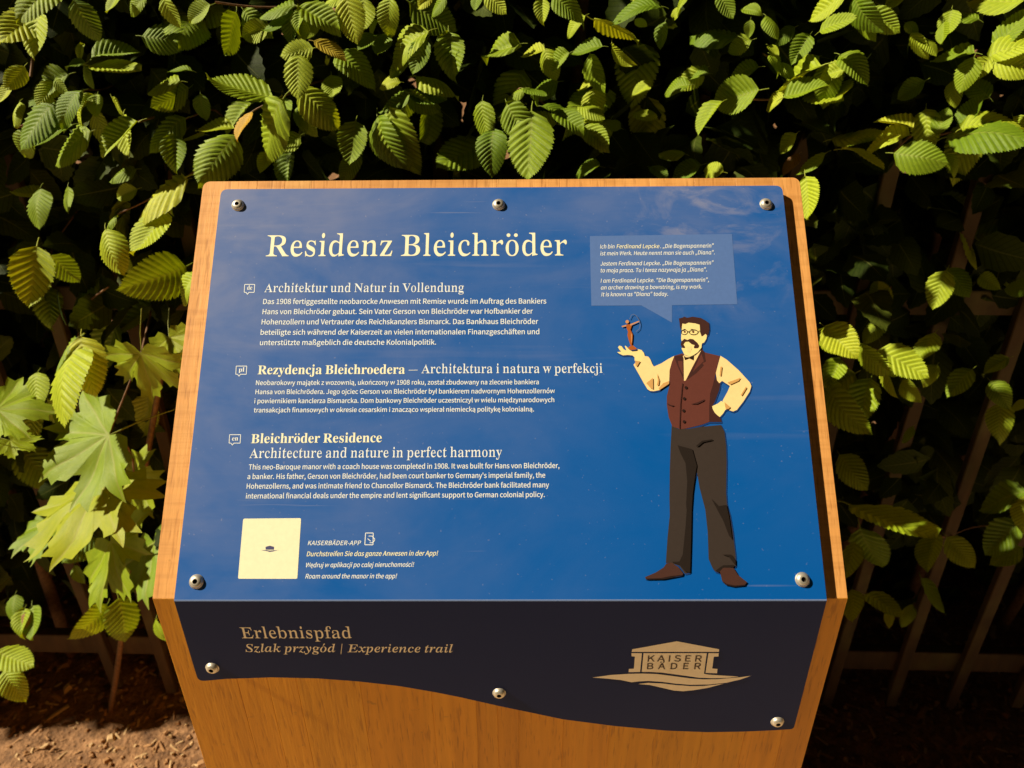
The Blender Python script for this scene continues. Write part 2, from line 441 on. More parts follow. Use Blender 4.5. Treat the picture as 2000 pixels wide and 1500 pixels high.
# ------------------------------------------------------------ letter outlines (advance;contours), 700 units = cap height
FONTS = {
 'sans': {
  'A': '580;-9,-7 101,-9 168,205 408,205 475,-9 589,-7 347,709 233,709/195,291 254,477 295,620 282,620 288,596 332,448 382,291',
  'B': '627;85,-9 319,-9 377,-6 429,4 476,21 517,44 550,74 575,111 590,155 595,205 593,241 584,272 571,300 553,325 530,345 505,361 476,373 453,379 453,371 493,393 512,410 527,430 539,452 548,476 554,502 555,529 551,574 536,612 514,643 483,668 446,687 403,699 356,706 304,709 85,709/195,412 195,621 292,621 330,620 362,616 389,608 410,597 426,583 437,566 444,544 446,518 444,494 438,473 427,456 412,441 390,428 363,419 329,414/195,79 195,325 306,325 349,324 386,318 417,309 442,296 461,280 475,260 484,237 486,208 483,177 475,151 460,129 441,111 416,97 385,87 348,81',
  'C': '609;360,-21 394,-19 426,-14 457,-6 485,6 512,21 538,38 590,88 527,157 484,118 467,105 429,85 387,75 364,74 319,79 278,93 243,116 214,148 190,188 172,235 161,290 157,352 161,413 173,468 191,515 216,554 246,585 281,607 322,621 367,626 387,625 407,622 442,609 474,589 511,557 573,627 529,666 483,694 429,714 398,719 366,721 299,715 238,696 183,664 136,622 97,568 68,505 51,431 44,350 50,267 68,194 96,131 134,77 180,35 234,4 295,-15',
  'D': '657;85,-9 275,-9 352,-3 419,16 477,46 525,87 563,139 590,201 606,272 612,352 606,433 590,504 563,565 525,616 476,656 417,685 349,703 272,709 85,709/195,81 195,620 263,620 320,615 368,602 408,581 440,551 466,514 484,468 495,414 499,352 495,291 484,237 466,190 440,152 408,122 368,100 320,86 263,81',
  'E': '562;85,-9 521,-9 521,84 195,84 195,322 461,322 461,415 195,415 195,617 510,617 510,709 85,709',
  'F': '527;85,-9 195,-9 195,305 463,305 463,397 195,397 195,617 510,617 510,709 85,709',
  'G': '657;371,-21 440,-15 502,2 554,29 598,65 598,372 346,372 346,281 495,281 495,110 476,96 448,84 415,76 380,74 329,79 285,93 247,116 216,148 190,188 172,235 161,290 157,352 161,413 173,468 192,514 218,554 250,585 288,607 331,621 379,626 403,625 425,621 463,608 495,588 531,557 593,627 550,665 503,693 476,705 446,713 412,719 376,721 307,715 244,696 187,665 138,622 99,568 69,505 51,432 44,350 51,267 68,194 97,131 136,77 184,35 240,4 303,-15',
  'H': '695;85,-9 195,-9 195,322 500,322 500,-9 611,-9 611,709 500,709 500,416 195,416 195,709 85,709',
  'I': '279;85,-9 195,-9 195,709 85,709',
  'J': '510;227,-21 276,-17 319,-4 354,18 383,45 404,79 419,118 427,160 430,205 430,709 319,709 319,214 318,178 313,148 305,124 294,105 280,91 263,82 242,76 218,74 185,78 156,91 143,101 130,114 99,156 19,101 41,68 60,44 82,25 106,8 133,-5 162,-14 193,-19',
  'K': '616;85,-9 195,-9 195,218 298,341 303,352 306,341 508,-9 589,-9 627,-6 611,24 373,434 574,677 594,705 555,709 474,709 192,372 191,360 197,372 195,709 85,709',
  'L': '518;85,-9 502,-9 502,84 195,84 195,709 85,709',
  'M': '775;85,-9 187,-9 186,412 176,586 160,585 166,568 349,62 424,62 612,585 597,586 587,437 586,-9 690,-9 690,709 565,709 429,329 383,188 395,188 391,201 210,709 85,709',
  'N': '690;85,-9 191,-9 190,395 180,578 166,578 239,438 497,-9 605,-9 605,709 499,709 499,308 511,123 524,123 452,263 193,709 85,709',
  'O': '708;354,-21 420,-15 480,5 533,37 578,80 615,134 642,198 658,271 664,352 658,434 642,506 615,569 578,622 533,665 480,696 420,715 354,721 289,715 229,696 176,665 131,622 94,569 67,506 50,434 44,352 50,271 67,198 94,134 130,80 176,37 229,5 289,-15/354,74 312,79 274,93 240,116 212,148 189,188 172,236 161,291 157,352 161,414 172,468 189,515 212,554 240,585 274,608 312,621 354,626 397,621 435,608 468,585 497,554 520,515 537,468 548,414 551,352 548,291 537,236 520,188 497,148 468,116 435,93 397,79',
  'P': '604;85,-9 195,-9 195,270 300,270 356,273 408,283 454,300 493,324 525,356 549,395 564,441 569,495 564,549 549,595 525,633 492,662 452,683 406,698 353,706 296,709 85,709/195,359 195,620 327,618 363,613 393,605 417,593 435,576 448,555 456,528 459,495 456,461 449,433 436,410 418,392 395,378 366,367 330,361',
  'R': '606;195,376 195,620 302,620 340,618 372,613 400,605 422,593 438,578 451,559 458,534 461,504 458,474 450,448 438,426 421,409 399,395 372,385 339,379/474,-9 555,-9 593,-6 578,24 417,302 440,309 472,324 500,343 525,367 544,395 559,427 568,464 571,504 566,556 551,600 528,636 497,664 459,684 416,698 368,706 315,709 85,709 85,-9 195,-9 195,288 304,288',
  'S': '569;290,-21 344,-17 393,-5 435,14 471,39 500,69 522,105 535,144 539,186 536,224 527,257 513,286 495,311 472,333 447,351 418,367 268,433 230,453 199,478 188,494 182,512 179,534 181,554 187,572 197,588 211,601 228,611 248,620 272,625 299,626 343,622 363,617 401,601 460,558 519,627 470,668 419,697 361,715 299,721 251,718 207,707 168,690 134,667 106,639 85,605 72,568 67,527 71,489 81,456 97,428 117,403 140,383 191,351 340,285 381,263 397,251 410,237 419,221 425,202 427,179 425,156 418,136 408,118 393,103 374,91 350,82 323,76 291,74 265,75 215,87 168,109 146,123 98,164 31,90 89,41 118,23 149,7 182,-5 216,-14 253,-19',
  'T': '572;231,-9 341,-9 341,617 553,617 553,709 19,709 19,617 231,617',
  'V': '549;216,-9 335,-9 562,707 451,709 271,99 283,99 102,709 -12,707',
  'W': '838;164,-9 287,-9 393,420 426,573 412,573 436,461 553,-9 677,-9 825,708 720,709 642,321 609,122 606,100 618,100 570,321 471,709 372,709 274,321 242,179 226,100 240,100 125,709 13,708',
  'a': '537;207,-21 257,-15 303,1 325,13 367,40 383,53 372,53 380,-9 472,-9 472,319 470,366 462,409 448,447 428,479 401,506 368,525 328,537 282,541 250,539 190,527 137,507 64,467 108,392 150,417 186,434 226,446 267,451 294,448 315,440 331,429 344,414 353,396 359,375 363,336 295,326 229,312 173,294 127,272 91,245 65,213 50,177 45,135 48,100 57,69 72,42 92,20 116,2 143,-11 174,-19/232,67 199,71 185,77 165,94 158,106 153,122 151,140 154,162 162,181 176,199 198,215 228,230 267,242 364,261 363,130 331,104 298,83 266,71',
  'b': '590;316,-21 362,-16 406,-2 446,22 482,55 511,96 533,146 548,203 552,267 549,326 539,379 521,425 497,465 466,497 429,521 385,536 335,541 312,539 267,528 245,519 203,495 184,481 179,470 184,482 187,552 187,769 77,769 77,-9 167,-9 175,45 165,45 179,32 198,19 237,-3 277,-16/301,70 276,72 247,81 215,97 187,119 187,384 218,411 252,432 283,445 313,450 345,446 372,437 393,422 410,401 423,375 432,343 438,307 440,267 437,222 429,183 416,149 400,121 379,99 356,83 330,73',
  'c': '487;292,-21 340,-17 386,-3 429,18 475,51 424,124 376,91 332,73 300,69 268,72 239,82 214,98 192,120 175,148 162,180 153,217 150,259 153,300 162,338 176,370 194,398 216,420 242,436 271,446 316,449 354,438 377,425 408,401 465,472 427,501 391,522 348,536 299,541 248,536 199,522 155,498 116,466 84,426 59,378 44,322 39,259 44,196 58,141 81,93 111,53 149,21 192,-2 240,-16',
  'd': '592;264,-21 312,-15 356,1 377,13 414,40 426,52 415,52 423,-9 515,-9 515,769 405,769 405,560 409,493 414,483 411,492 394,504 358,524 339,531 298,540 275,541 229,536 185,521 145,497 110,464 81,424 59,375 45,320 40,259 44,196 55,141 74,93 100,53 133,21 172,-2 216,-17/284,70 254,73 228,82 206,98 187,119 172,146 161,178 154,216 151,260 154,301 163,338 176,371 193,398 214,420 237,436 263,446 291,450 320,447 349,438 379,422 405,400 405,135 377,107 347,86 316,74',
  'e': '529;298,-21 349,-17 396,-6 437,12 482,37 441,110 388,82 342,69 308,66 274,69 244,78 218,93 195,113 176,137 161,167 151,201 147,231 495,230 500,288 496,343 486,391 468,435 444,471 412,501 375,523 331,536 282,541 235,536 191,521 150,497 113,465 82,424 59,376 44,321 39,259 44,197 59,141 82,93 114,53 152,21 197,-2 245,-16/147,309 152,335 162,366 176,392 193,414 213,431 235,443 259,451 284,453 310,451 334,444 353,432 370,415 383,394 393,368 399,337 401,309',
  'f': '310;21,439 91,439 91,-9 200,-9 200,439 310,439 310,527 200,527 200,600 204,643 216,672 235,688 247,693 282,692 327,677 353,762 313,774 278,780 253,781 215,778 182,769 153,753 130,732 113,706 101,675 94,640 91,527 21,522',
  'g': '538;263,-248 321,-244 374,-233 421,-215 461,-192 493,-164 516,-132 531,-97 536,-59 533,-27 524,0 508,23 486,42 458,56 426,65 388,71 243,73 202,77 188,81 171,94 164,110 165,137 171,151 187,172 210,163 241,157 262,155 302,159 340,169 374,185 404,206 429,234 447,266 459,303 463,345 459,379 450,409 436,436 427,448 424,447 436,443 527,443 527,527 337,527 314,535 284,540 261,541 222,537 184,527 149,511 118,488 93,460 73,427 61,389 57,347 63,300 70,279 90,242 125,203 125,208 107,193 87,169 73,140 69,124 68,91 76,63 90,40 114,17 114,22 85,-1 59,-31 50,-47 39,-82 38,-100 42,-134 55,-164 75,-189 102,-210 135,-227 173,-238 216,-245/262,232 242,234 224,240 207,250 193,263 180,279 171,299 165,321 163,347 165,372 171,395 180,414 192,430 207,442 223,452 242,457 262,459 282,457 301,452 318,442 332,430 344,414 354,395 359,372 361,347 359,321 353,299 344,279 332,263 317,250 300,240 281,234/275,-170 243,-168 214,-164 190,-156 170,-146 155,-135 145,-121 138,-105 136,-88 139,-68 154,-37 172,-17 180,-10 229,-16 358,-17 394,-24 416,-37 427,-59 428,-73 426,-91 418,-108 406,-124 388,-139 366,-151 340,-161 309,-168',
  'h': '579;77,-9 187,-9 187,373 219,404 251,428 283,442 317,447 339,445 357,439 371,430 383,418 392,400 399,378 404,317 404,-9 513,-9 513,329 511,376 504,418 491,454 473,485 449,509 419,527 384,537 344,541 317,539 291,534 244,514 222,501 183,469 178,456 184,471 187,552 187,769 77,769',
  'i': '262;77,-9 187,-9 187,527 77,527/132,617 159,621 182,635 196,657 201,684 196,710 181,731 159,744 132,749 104,744 82,731 68,710 63,684 68,657 82,635 104,621',
  'j': '262;34,-240 71,-237 104,-227 131,-212 152,-190 168,-164 179,-133 185,-98 187,-59 187,527 78,527 78,-59 75,-100 72,-117 60,-140 51,-147 40,-151 13,-152 -32,-141 -55,-223 -11,-236/132,617 159,621 181,635 196,656 201,684 196,710 181,731 159,744 132,749 104,744 82,731 68,710 62,684 68,657 82,635 104,621',
  'k': '527;77,-9 185,-9 185,133 263,226 270,238 273,226 417,-9 494,-9 531,-6 515,24 335,309 489,496 509,524 470,527 392,527 172,254 185,254 185,769 77,769',
  'l': '271;179,-21 211,-19 243,-11 227,72 195,70 190,77 187,89 187,769 77,769 78,76 82,52 90,31 101,12 115,-2 133,-13 155,-19',
  'm': '884;77,-9 187,-9 187,373 217,405 249,428 279,442 306,447 327,445 344,439 358,431 370,418 379,400 385,378 391,317 391,-9 500,-9 500,373 532,405 563,428 593,442 620,447 641,445 658,439 672,431 684,418 693,400 700,378 705,317 705,-9 814,-9 814,329 812,376 804,418 792,454 773,485 750,509 720,527 686,537 647,541 621,539 597,533 551,512 508,479 487,460 478,445 476,458 464,479 449,497 432,512 411,525 388,533 361,539 331,541 307,539 283,533 239,514 218,500 180,467 175,455 177,469 169,527 77,527',
  'n': '582;77,-9 187,-9 187,373 219,404 251,428 283,442 317,447 339,445 357,439 371,430 383,418 392,400 399,378 404,317 404,-9 513,-9 513,329 511,376 504,418 491,454 473,485 449,509 419,527 384,537 344,541 317,539 291,534 243,514 201,485 181,468 175,455 177,469 169,527 77,527',
  'o': '578;289,-21 338,-16 385,-2 427,21 465,53 496,93 520,141 535,196 540,259 535,322 520,377 496,426 465,466 427,498 385,522 338,536 289,541 240,536 194,522 151,498 114,466 83,426 59,377 44,322 39,259 44,196 59,141 83,93 114,53 151,21 194,-2 240,-16/289,69 260,72 233,82 210,98 190,120 173,147 161,180 153,217 150,259 153,300 161,338 173,371 190,398 210,420 233,436 260,446 289,450 319,446 346,436 369,420 390,398 406,371 419,338 427,300 429,259 427,217 419,180 406,147 390,120 369,98 346,82 319,72',
  'p': '592;77,-227 187,-227 187,-43 185,25 180,37 184,27 203,14 240,-5 259,-12 297,-20 316,-21 362,-16 406,-2 446,22 482,55 511,96 533,146 548,203 552,267 549,326 539,379 521,425 497,465 466,497 429,521 385,536 335,541 288,534 265,527 221,506 181,480 176,470 176,490 169,527 77,527/301,70 276,72 247,81 216,97 187,119 187,384 219,411 252,432 284,445 313,450 345,446 372,437 393,422 410,401 423,375 432,343 438,307 440,267 437,222 429,183 416,149 400,121 379,99 356,83 330,73',
  'q': '592;405,-227 515,-227 515,527 425,527 419,496 420,481 414,491 396,504 360,524 340,531 298,540 275,541 229,536 185,521 145,497 110,464 81,424 59,375 45,320 40,259 44,196 55,141 74,93 100,53 133,21 172,-2 216,-17 264,-21 288,-20 333,-9 354,1 394,24 412,39 415,49 409,37 405,-34/284,70 254,73 228,82 206,98 187,119 172,146 161,178 154,216 151,260 154,301 163,338 176,371 193,398 214,420 237,436 263,446 291,450 320,447 349,438 379,422 405,400 405,135 377,107 347,86 316,74',
  'r': '370;77,-9 187,-9 187,331 214,384 229,404 260,431 276,439 306,445 331,443 364,434 385,525 357,536 334,540 294,539 271,533 250,523 210,493 175,453 173,436 178,449 169,527 77,527',
  's': '446;224,-21 268,-18 308,-9 342,6 371,26 393,51 410,78 419,109 423,141 419,177 407,207 390,233 368,253 343,270 315,284 198,332 170,351 161,362 155,374 155,402 164,425 185,443 217,454 239,455 269,452 311,436 358,406 414,474 371,503 331,523 287,536 238,541 196,538 158,529 126,515 99,496 77,473 61,446 51,417 48,385 52,352 63,324 79,300 100,280 151,249 268,201 298,179 309,166 315,152 317,136 312,108 296,86 268,70 249,66 205,65 185,68 148,81 113,99 70,130 15,57 65,23 114,0 167,-16',
  't': '360;250,-21 302,-15 360,1 336,84 284,68 252,69 237,73 225,80 210,102 205,117 201,158 201,439 342,439 342,527 201,527 201,673 107,673 98,527 15,522 15,439 92,439 92,160 94,122 100,87 111,56 127,30 149,8 177,-8 210,-18',
  'u': '579;240,-21 267,-19 292,-14 339,6 360,20 400,55 415,72 403,72 410,-9 504,-9 504,527 395,527 395,154 363,118 331,91 300,77 266,72 244,74 226,79 211,88 200,101 191,118 184,140 179,201 179,527 69,527 69,190 72,142 79,100 92,64 110,34 134,10 164,-8 199,-18',
  'v': '497;192,-9 310,-9 498,526 391,527 290,226 248,92 245,79 256,79 211,226 111,527 0,526',
  'w': '765;162,-9 280,-9 360,294 389,420 376,420 391,351 486,-9 609,-9 753,526 648,527 571,221 543,94 541,83 554,83 520,221 436,527 334,527 251,221 225,112 218,83 231,83 203,221 123,527 13,526',
  'x': '475;1,-6 37,-9 112,-9 231,198 234,205 227,205 360,-9 437,-9 475,-6 458,24 303,262 445,494 461,525 425,527 351,527 249,344 241,327 249,327 202,409 128,527 51,527 14,525 31,495 172,270 17,24',
  'y': '497;97,-232 135,-229 170,-218 200,-201 226,-178 249,-150 269,-119 301,-47 498,526 392,527 296,234 256,93 267,93 219,234 111,527 0,526 209,-1 199,-37 180,-80 157,-114 143,-126 128,-135 111,-141 92,-143 45,-132 22,-218 61,-229',
  'z': '453;22,-9 437,-9 437,79 167,79 157,76 165,84 428,469 428,527 52,527 52,439 284,439 293,442 285,435 22,50',
  'ä': '537;207,-21 257,-15 303,1 325,13 367,40 383,53 372,53 380,-9 472,-9 472,319 470,366 462,409 448,447 428,479 401,506 368,525 328,537 282,541 250,539 190,527 137,507 64,467 108,392 150,417 186,434 226,446 267,451 294,448 315,440 331,429 344,414 353,396 359,375 363,336 295,326 229,312 173,294 127,272 91,245 65,213 50,177 45,135 48,100 57,69 72,42 92,20 116,2 143,-11 174,-19/232,67 199,71 185,77 165,94 158,106 153,122 151,140 154,162 162,181 176,199 198,215 228,230 267,242 364,261 363,130 331,104 298,83 266,71/182,619 208,623 228,636 242,656 247,680 242,704 228,724 208,737 182,741 157,737 137,724 124,704 119,680 124,656 137,636 157,623/388,619 413,623 434,636 447,656 452,680 447,704 434,724 413,737 388,741 362,737 342,724 328,704 323,680 328,656 342,636 362,623',
  'ö': '578;289,-21 338,-16 385,-2 427,21 465,53 496,93 520,141 535,196 540,259 535,322 520,377 496,426 465,466 427,498 385,522 338,536 289,541 240,536 194,522 151,498 114,466 83,426 59,377 44,322 39,259 44,196 59,141 83,93 114,53 151,21 194,-2 240,-16/289,69 260,72 233,82 210,98 190,120 173,147 161,180 153,217 150,259 153,300 161,338 173,371 190,398 210,420 233,436 260,446 289,450 319,446 346,436 369,420 390,398 406,371 419,338 427,300 429,259 427,217 419,180 406,147 390,120 369,98 346,82 319,72/187,619 212,623 232,636 246,656 251,680 246,704 232,724 212,737 187,741 161,737 141,723 128,704 124,680 128,656 141,636 161,623/392,619 417,623 437,636 450,656 455,680 450,704 437,724 417,737 392,741 366,737 346,724 333,704 328,680 333,656 346,636 366,623',
  'ü': '579;240,-21 267,-19 292,-14 339,6 360,20 400,55 415,72 403,72 410,-9 504,-9 504,527 395,527 395,154 363,118 331,91 300,77 266,72 244,74 226,79 211,88 200,101 191,118 184,140 179,201 179,527 69,527 69,190 72,142 79,100 92,64 110,34 134,10 164,-8 199,-18/186,619 212,623 232,636 246,656 251,680 246,704 232,724 212,737 186,741 161,737 141,724 128,704 123,680 128,656 141,636 161,623/392,619 417,623 438,636 451,656 456,680 451,704 438,724 417,737 392,741 367,737 346,724 333,704 328,680 333,656 346,636 367,623',
  'ó': '578;289,-21 338,-16 385,-2 427,21 465,53 496,93 520,141 535,196 540,259 535,322 520,377 496,426 465,466 427,498 385,522 338,536 289,541 240,536 194,522 151,498 114,466 83,426 59,377 44,322 39,259 44,196 59,141 83,93 114,53 151,21 194,-2 240,-16/289,69 260,72 233,82 210,98 190,120 173,147 161,180 153,217 150,259 153,300 161,338 173,371 190,398 210,420 233,436 260,446 289,450 319,446 346,436 369,420 390,398 406,371 419,338 427,300 429,259 427,217 419,180 406,147 390,120 369,98 346,82 319,72/273,599 457,776 379,845 213,655',
  'ß': '614;414,-21 453,-18 488,-9 519,7 545,27 566,51 582,80 591,111 595,145 585,205 559,249 523,282 412,347 391,370 384,400 387,423 397,445 448,514 465,543 476,576 481,615 478,648 469,679 453,707 433,731 406,751 374,767 337,776 296,779 247,775 203,763 166,743 134,717 109,683 91,644 80,599 77,550 77,-9 185,-9 185,534 187,572 193,604 202,631 215,653 231,670 249,682 270,689 295,691 314,690 330,685 354,668 369,641 374,607 370,577 360,552 295,455 284,425 279,389 289,338 315,299 351,271 429,227 461,205 482,178 490,141 485,112 470,87 445,71 429,66 396,65 370,70 344,81 294,113 248,38 291,10 328,-7 369,-18',
  '0': '530;265,-21 316,-15 361,2 400,32 433,74 460,126 479,190 490,266 494,352 490,438 479,513 460,576 433,628 400,669 361,698 316,716 265,721 215,716 170,698 130,669 97,628 71,576 52,513 41,438 37,352 41,266 52,190 71,126 97,74 130,32 170,2 215,-15/265,67 240,71 218,83 197,103 179,132 164,172 152,221 145,281 143,352 145,423 152,483 164,532 179,571 197,600 217,620 240,631 265,635 291,631 313,620 334,600 352,571 367,532 379,483 386,423 388,352 386,281 379,221 367,172 352,132 334,103 313,83 291,71',
  '1': '530;73,-9 479,-9 479,81 339,81 339,709 258,709 193,680 156,668 105,658 105,586 230,586 230,81 73,81',
  '8': '530;267,-21 316,-18 360,-7 399,10 433,33 460,61 480,93 493,129 497,168 494,204 487,235 475,264 459,288 441,310 420,329 380,357 380,353 425,400 453,445 463,471 470,498 472,526 469,567 458,604 441,637 418,665 388,688 354,705 314,716 269,719 228,716 190,706 155,690 125,668 100,641 82,609 70,573 66,533 68,505 74,479 84,455 111,413 128,395 161,367 161,373 118,343 95,322 75,298 58,271 45,242 36,209 33,174 37,133 51,95 72,62 100,33 134,10 174,-7 219,-18/313,390 260,414 212,444 193,462 180,483 171,506 168,533 170,556 175,576 184,593 196,608 210,620 228,629 247,635 268,637 293,634 314,628 332,617 347,604 359,587 368,567 374,545 376,521 375,503 366,468 349,434/268,61 240,64 214,71 190,81 171,96 154,113 142,134 135,156 132,182 134,205 147,248 171,286 187,303 219,330 284,302 341,269 362,249 378,227 388,202 392,171 390,148 383,127 373,108 359,92 341,79 320,70 296,63',
  '9': '530;225,-21 275,-16 324,1 369,30 409,72 443,127 468,197 484,281 489,380 485,459 471,528 449,587 420,635 383,673 341,700 294,716 243,721 200,717 161,704 125,684 93,656 67,622 48,581 35,536 31,485 35,433 45,387 63,348 87,315 116,290 152,271 191,260 235,257 282,263 304,271 348,294 387,326 390,339 383,326 380,277 368,216 352,167 331,129 307,101 281,83 252,72 221,69 206,70 176,77 148,90 103,126 40,59 81,24 121,0 169,-16/384,427 369,406 334,372 317,360 282,344 249,339 222,342 199,349 180,362 164,378 152,399 143,424 137,453 135,485 137,518 144,548 154,574 167,596 183,613 201,625 222,633 244,636 273,632 298,623 321,606 340,583 356,554 369,517 379,473',
  '.': '265;133,-21 161,-16 185,0 201,23 207,53 201,84 185,108 161,124 133,129 104,124 80,108 64,84 59,53 64,23 80,0 104,-16',
  ',': '265;66,-193 108,-174 136,-155 161,-133 183,-108 199,-80 212,-49 219,-17 222,18 217,63 210,82 200,98 188,112 173,121 156,127 123,128 96,119 74,101 62,75 62,44 74,18 95,0 107,-6 136,-11 129,-39 121,-56 99,-87 66,-112 37,-126',
  '-': '331;33,225 299,225 299,310 33,310',
  '!': '308;113,202 195,202 209,724 99,724/154,-21 183,-16 206,0 222,23 228,53 222,84 206,108 183,124 154,129 125,124 101,108 85,84 80,53 85,23 101,0 125,-16',
  "'": '265;95,452 170,452 187,638 189,745 75,745 77,638',
  '"': '452;95,452 170,452 187,638 189,745 75,745 77,638/283,452 356,452 375,638 377,745 262,745 264,638',
  '„': '452;88,-167 124,-145 148,-125 168,-104 185,-81 199,-55 209,-27 214,3 216,34 211,77 205,95 197,110 185,122 172,131 156,137 125,138 100,129 82,111 72,86 73,58 83,34 102,18 114,13 139,9 136,10 131,-20 125,-37 117,-52 94,-80 52,-111/275,-167 311,-145 335,-125 356,-104 373,-81 386,-55 396,-27 402,3 404,34 399,77 393,95 384,110 373,122 359,131 343,137 312,138 288,129 269,111 260,86 260,58 270,34 289,18 301,13 326,9 319,-20 305,-52 282,-80 239,-111',
  'Ä': '580;179,755 204,760 224,772 238,792 243,817 238,840 224,860 204,872 179,877 154,872 135,860 122,840 117,817 122,792 135,772 154,760/399,755 424,760 444,772 457,792 462,817 457,840 444,860 424,872 399,877 374,872 354,860 340,840 336,817 340,792 354,772 374,760/-9,-7 101,-9 168,205 408,205 475,-9 589,-7 347,709 233,709/195,291 254,477 295,620 282,620 288,596 332,448 382,291',
  'ɑ': '596;264,-21 314,-15 359,2 379,14 416,42 428,54 418,54 427,24 436,10 447,-2 460,-11 475,-17 509,-21 537,-19 568,-11 553,72 523,70 518,77 516,89 515,527 424,527 419,495 420,480 414,490 396,503 360,524 340,531 299,540 277,541 230,536 186,521 146,497 110,464 81,424 59,375 45,320 40,259 44,196 55,141 74,93 100,53 133,21 172,-2 216,-17/284,70 254,73 228,82 206,98 187,119 172,146 161,178 154,216 151,260 154,301 163,338 176,371 193,398 214,420 237,436 263,446 291,450 320,447 349,438 379,422 405,400 405,135 377,107 347,86 316,74',
  '|': '257;87,-275 170,-275 170,809 87,809',
  ' ': '213;',
 },
 'bold': {
  'A': '671;196,0 196,28 172,29 144,34 125,46 116,63 116,90 121,108 159,203 388,203 429,98 435,74 434,60 424,44 403,34 352,28 352,0 681,0 681,28 666,29 653,34 636,47 623,67 602,107 345,715 317,717 61,82 46,58 31,42 8,30 -13,28 -13,0/272,490 372,247 174,247',
  'B': '680;365,0 428,3 456,7 483,13 530,30 570,53 602,82 625,117 633,136 642,179 643,202 640,236 631,266 615,293 593,316 564,337 529,355 488,369 441,380 480,389 514,402 543,417 567,436 585,457 599,481 607,509 609,539 605,577 592,609 571,637 542,660 503,677 457,690 402,697 339,700 24,700 24,674 55,672 73,667 88,660 99,649 110,621 115,567 115,126 112,89 104,62 91,45 69,34 25,27 25,0/280,601 282,633 287,649 295,659 310,665 346,666 382,659 400,648 420,625 432,592 436,563 438,531 436,493 429,462 419,437 405,419 385,405 344,392 280,387/332,37 311,41 296,48 287,59 282,77 280,355 324,355 361,350 404,335 426,319 434,309 448,285 457,254 462,218 461,158 452,110 442,86 419,59 398,47 372,40',
  'E': '679;618,0 661,220 632,220 603,161 570,115 530,82 482,59 439,49 407,45 354,42 317,45 299,51 289,61 283,78 281,103 281,342 343,336 370,328 392,314 410,295 424,270 434,237 442,182 468,182 468,531 443,531 431,476 420,447 406,423 390,405 369,392 344,383 314,378 281,378 281,604 283,628 287,644 297,654 311,659 383,661 454,653 492,641 508,633 536,614 558,588 574,555 590,491 613,491 613,700 25,700 25,674 68,669 84,663 96,654 104,641 113,611 116,567 116,120 111,74 101,51 91,41 76,33 58,29 22,26 22,0',
  'N': '758;648,-17 649,604 655,634 666,653 677,662 693,668 737,674 737,700 509,700 509,674 549,669 572,661 586,649 597,626 601,580 601,259 241,700 28,700 28,674 59,664 117,597 117,121 114,81 105,54 92,40 66,31 28,27 28,0 256,0 256,27 210,33 187,43 174,59 167,85 164,121 164,538 619,-17',
  'R': '726;372,0 372,27 336,31 310,40 294,54 284,77 280,124 280,326 310,326 520,0 738,0 738,27 717,29 703,34 681,55 484,344 521,356 553,370 580,388 602,408 619,430 631,456 639,483 641,514 636,559 622,597 598,629 565,655 522,674 469,689 371,699 25,700 25,674 68,667 90,656 104,640 112,615 115,582 115,124 110,77 100,54 91,44 77,36 48,29 24,27 24,0/280,593 283,629 289,646 299,655 326,662 373,661 398,654 419,642 436,626 450,606 459,580 465,551 466,497 462,461 452,431 439,407 420,388 409,380 382,369 350,362 280,359',
  'V': '657;353,-20 598,612 618,646 633,661 650,670 679,674 679,700 459,700 459,674 506,670 525,664 534,658 544,641 544,618 535,580 397,220 248,581 235,621 236,641 246,659 256,664 275,670 324,674 324,700 -22,700 -22,674 5,668 25,656 39,640 56,611 326,-20',
  'S': '599;94,-17 106,11 116,17 126,18 155,13 224,-8 263,-14 333,-14 385,-5 432,12 471,36 503,65 528,101 540,128 548,157 552,188 552,216 549,249 541,280 529,307 518,325 488,358 445,389 405,412 277,472 226,504 204,524 194,539 185,565 184,584 188,615 196,633 215,656 232,668 251,677 286,683 309,683 341,677 381,659 401,646 427,621 451,592 471,557 483,532 496,490 521,490 521,717 492,717 489,702 482,692 473,686 460,683 372,705 317,715 269,716 227,710 189,697 155,677 126,651 103,619 92,595 83,569 78,540 76,510 79,476 87,444 108,401 142,363 189,327 228,304 346,246 382,224 396,212 417,185 423,170 428,137 424,103 415,82 395,55 377,41 355,31 317,23 283,24 246,30 214,44 199,53 171,76 159,91 137,125 118,166 96,243 66,243 66,-17',
  'a': '528;407,-15 437,-7 452,-1 480,18 506,45 492,68 479,59 468,56 455,61 452,71 449,368 439,425 425,456 405,480 378,499 343,513 300,521 249,524 194,519 157,510 115,491 90,472 76,458 60,434 54,416 51,389 53,365 61,345 73,329 97,316 119,314 146,318 169,332 184,353 189,380 183,405 161,446 161,459 164,466 177,477 186,481 211,485 237,485 255,483 276,474 287,464 298,445 305,408 306,312 240,291 158,258 98,224 68,198 57,185 40,155 32,122 33,79 39,57 48,36 70,11 99,-6 134,-13 169,-12 212,-4 232,4 271,26 308,57 315,25 332,2 357,-11 373,-14/220,56 210,60 194,76 185,102 182,138 184,164 189,188 199,209 213,228 230,244 251,258 277,269 306,278 306,104 287,83 262,64 240,56',
  'b': '554;82,-18 161,46 210,8 227,-1 261,-12 295,-15 328,-13 359,-7 388,5 415,21 439,41 461,65 480,93 496,124 509,157 521,212 525,252 525,291 520,342 512,374 502,403 481,442 456,474 436,491 414,505 379,519 353,523 321,523 286,514 254,498 226,473 213,458 213,760 12,760 12,732 35,728 53,717 61,704 65,680 66,-18/265,25 251,29 239,36 230,46 217,73 214,92 213,397 222,423 238,443 260,456 283,460 306,457 326,448 343,433 360,399 368,369 375,310 376,205 372,156 365,114 356,81 344,55 327,37 306,27 281,23',
